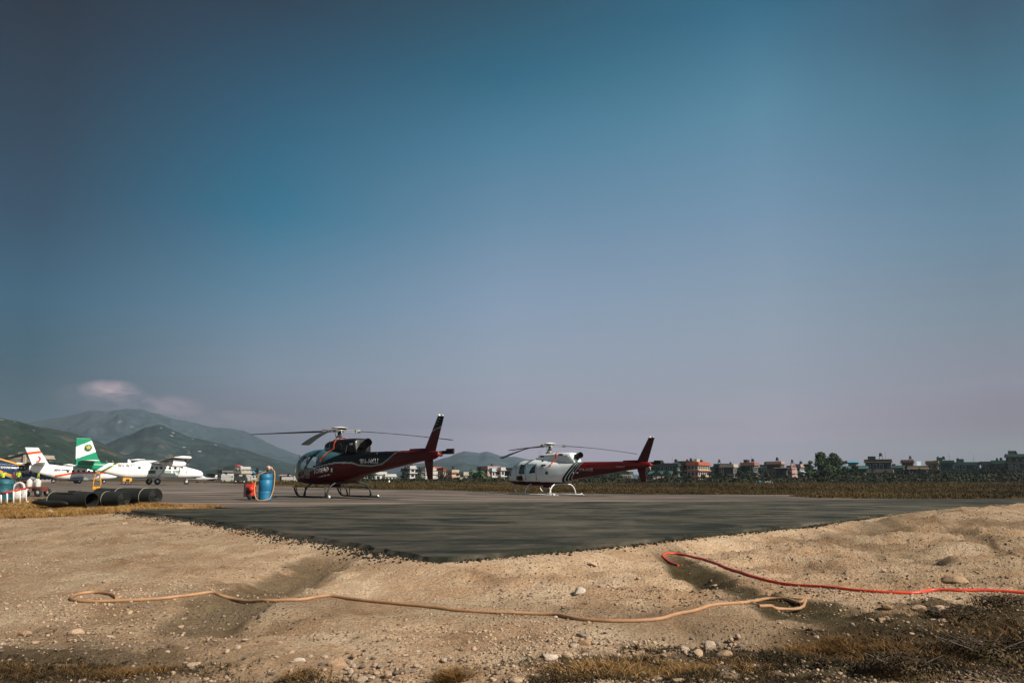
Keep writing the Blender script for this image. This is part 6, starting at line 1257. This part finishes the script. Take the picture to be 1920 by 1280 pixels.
s0 = np.exp(rg_.normal(-5.45, .52, n)) * (1 + .05 * yy); s0 = np.clip(s0, .0014, .016); S3 = np.stack([s0, s0 * rg_.uniform(.55, 1, n), s0 * rg_.uniform(.35, .8, n)], 1); a = rg_.uniform(0, 2 * PI, n); jit = 1 + rg_.uniform(-.22, .22, (n, len(bv), 1)); V = bv[None] * jit * S3[:, None, :]
X_ = V[..., 0] * np.cos(a)[:, None] - V[..., 1] * np.sin(a)[:, None] + xx[:, None]; Y_ = V[..., 0] * np.sin(a)[:, None] + V[..., 1] * np.cos(a)[:, None] + yy[:, None]; Z_ = V[..., 2] + (zz + s0 * .2)[:, None]
co_ = np.stack([X_, Y_, Z_], -1).reshape(-1, 3); fi = (bf[None] + (np.arange(n) * len(bv))[:, None, None]).reshape(-1, 3)
me_ = bpy.data.meshes.new('gravel'); me_.vertices.add(len(co_)); me_.vertices.foreach_set('co', co_.astype(np.float32).ravel()); me_.loops.add(fi.size); me_.loops.foreach_set('vertex_index', fi.astype(np.int32).ravel()); me_.polygons.add(len(fi)); me_.polygons.foreach_set('loop_start', (np.arange(len(fi)) * 3).astype(np.int32)); me_.update(calc_edges=True)
gm = leafmat('gravel_stone', [(.05, .038, .026), (.13, .095, .066), (.40, .29, .20), (.42, .325, .235)], .85); me_.materials.append(gm)
o = bpy.data.objects.new('gravel', me_); C.objects.link(o); tag(o, 'fine gravel and crumbs strewn over the bare dirt', 'gravel', kind='stuff'); print('gravel', n)
# black crumbs broken off the asphalt edge
ep = []; rc_ = np.random.RandomState(8); NA = newasph
for i in range(len(NA)):
    a_, b_ = np.array(NA[i]), np.array(NA[(i + 1) % len(NA)]); 
    if min(a_[1], b_[1]) > 24: continue
    L_ = np.linalg.norm(b_ - a_); m_ = int(L_ * (330 if a_[0] < -.9 else 170)); u = rc_.uniform(0, 1, m_)[:, None]; nrm = np.array([(b_ - a_)[1], -(b_ - a_)[0]]) / (L_ + 1e-9); q = a_ + (b_ - a_) * u; off = np.abs(rc_.normal(0, 1, m_))[:, None] * np.where(q[:, :1] < -.9, .20, .09) + .02
    for sg in (1, -1):
        c_ = q + nrm * off * sg; ok = ~inpoly(c_[:, 0], c_[:, 1], NA) & ~inpoly(c_[:, 0], c_[:, 1], apron); ep.append(c_[ok])
ep = np.concatenate(ep); n = len(ep); zz = terrain(ep[:, 0], ep[:, 1]); s0 = np.clip(np.exp(rc_.normal(-4.75, .5, n)), .003, .022); S3 = np.stack([s0, s0 * rc_.uniform(.6, 1, n), s0 * rc_.uniform(.5, .9, n)], 1); V = bv[None] * (1 + rc_.uniform(-.25, .25, (n, len(bv), 1))) * S3[:, None, :]; a = rc_.uniform(0, 6.28, n)
co_ = np.stack([V[..., 0] * np.cos(a)[:, None] - V[..., 1] * np.sin(a)[:, None] + ep[:, 0][:, None], V[..., 0] * np.sin(a)[:, None] + V[..., 1] * np.cos(a)[:, None] + ep[:, 1][:, None], V[..., 2] + (zz + s0 * .3)[:, None]], -1).reshape(-1, 3); fi = (bf[None] + (np.arange(n) * len(bv))[:, None, None]).reshape(-1, 3)
me_ = bpy.data.meshes.new('asphalt_crumbs'); me_.from_pydata(co_.tolist(), [], fi.tolist()); me_.materials.append(leafmat('asphalt_crumb', [(.008, .009, .007), (.02, .021, .017), (.05, .045, .036)], .9)); o = bpy.data.objects.new('asphalt_crumbs', me_); C.objects.link(o); tag(o, 'black crumbs broken off along the raw edge of the new asphalt', 'rubble', kind='stuff')
# dry turf in the foreground
def turf(name, cl, hgt, m, seed, lab, wid=.0022, lean=1.1):
    r_ = np.random.RandomState(seed); pts = []; hs = []
    for px, py, sx_, sy_, n, hf in cl:
        c = GT(px, py); q = r_.normal(size=(n, 2)) * np.array([sx_, sy_]); x_, y_ = c.x + q[:, 0], c.y + q[:, 1]; ok = (y_ > 2.2); x_, y_ = x_[ok], y_[ok]; cm = fbm(x_ * 6, y_ * 6, 5, 3); ok = cm > -.12; x_, y_ = x_[ok], y_[ok]; pts.append(np.stack([x_, y_, terrain(x_, y_) - .004], 1)); hs.append(np.full(len(x_), hgt * hf) * (1 + cm[ok]))
    o = blades(name, np.concatenate(pts), np.concatenate(hs), wid, m, seed, 3, lean); tag(o, lab, 'grass', kind='stuff'); return o
GS = leafmat('straw', [(.05, .03, .012), (.14, .075, .025), (.26, .145, .05), (.38, .24, .10)]); GK = leafmat('dark_turf', [(.015, .012, .006), (.045, .032, .014), (.10, .065, .028)])
turf('dark_turf', [(1450, 1250, .16, .10, 900, .9), (150, 1240, .35, .08, 900, .8), (1000, 1278, .12, .03, 300, .8), (1200, 1255, .30, .10, 2600, 1), (1090, 1272, .16, .05, 800, 1), (1340, 1268, .30, .10, 2200, 1), (40, 1268, .5, .10, 2600, 1), (230, 1262, .22, .09, 1500, 1), (1540, 1235, .30, .14, 2200, 1.1), (1700, 1240, .4, .2, 3200, 1.3), (1860, 1210, .3, .3, 3000, 1.3), (1800, 1155, .3, .12, 1000, 1.1), (1900, 1145, .25, .15, 1000, 1.1), (560, 1274, .16, .04, 500, 1), (1230, 1222, .2, .04, 600, .8), (1480, 1272, .3, .1, 1200, 1)], .020, GK, 3, 'dark matted turf along the bottom and right of the dirt')
turf('straw', [(1130, 1258, .16, .06, 300, 1.1), (1200, 1262, .2, .07, 340, 1.1), (1300, 1255, .12, .06, 200, 1), (1360, 1250, .12, .06, 300, 1), (1560, 1215, .18, .07, 900, 1.4), (1630, 1225, .14, .05, 500, 1.2), (70, 1258, .3, .06, 450, 1), (250, 1266, .12, .04, 350, 1), (846, 1276, .035, .02, 260, 1.5), (1750, 1230, .3, .15, 500, 1.2), (540, 1272, .12, .04, 200, 1), (1880, 1180, .3, .2, 400, 1.4)], .034, GS, 7, 'dry golden straw lying over the dark turf', .0018, 1.3)
# dark low shrubs in the hollow at the right
for i, (px, py, w_, h_, lab) in enumerate([(1790, 1165, .24, .10, 'dark red-brown shrub beside the flat wide stone'), (1880, 1135, .26, .09, 'dark shrub at the right edge below the red hose'), (1850, 1230, .30, .10, 'darkest shrub at the bottom right corner'), (1700, 1262, .22, .09, 'low dark shrub at the bottom right of the straw')]):
    g_ = GT(px, py); T = empty('shrub', g_, 0, lab, 'shrub', 'dark shrubs in the hollow'); r_ = np.random.RandomState(60 + i); n = 1800; d = r_.normal(size=(n, 3)); d /= np.linalg.norm(d, axis=1)[:, None]; rad = r_.uniform(.2, 1, n) ** .5; q = d * rad[:, None] * np.array([w_, w_ * .8, h_]); q[:, 2] = np.abs(q[:, 2]); q *= (1 + .5 * fbm(q[:, 0] * 9, q[:, 1] * 9, 3, 3))[:, None]
    quads('foliage', q, .009, SD, T, 60 + i, 2.2); mb = MB()
    for k in range(9):
        a = k * .7; mb.tube([(0, 0, -.01), (w_ * .4 * math.cos(a), w_ * .4 * math.sin(a), h_ * .5), (w_ * .8 * math.cos(a), w_ * .8 * math.sin(a), h_ * .9)], [.006, .004, .002], 5)
    mb.build('stems', BK, T, fixn=False)
bpy.context.view_layer.update()
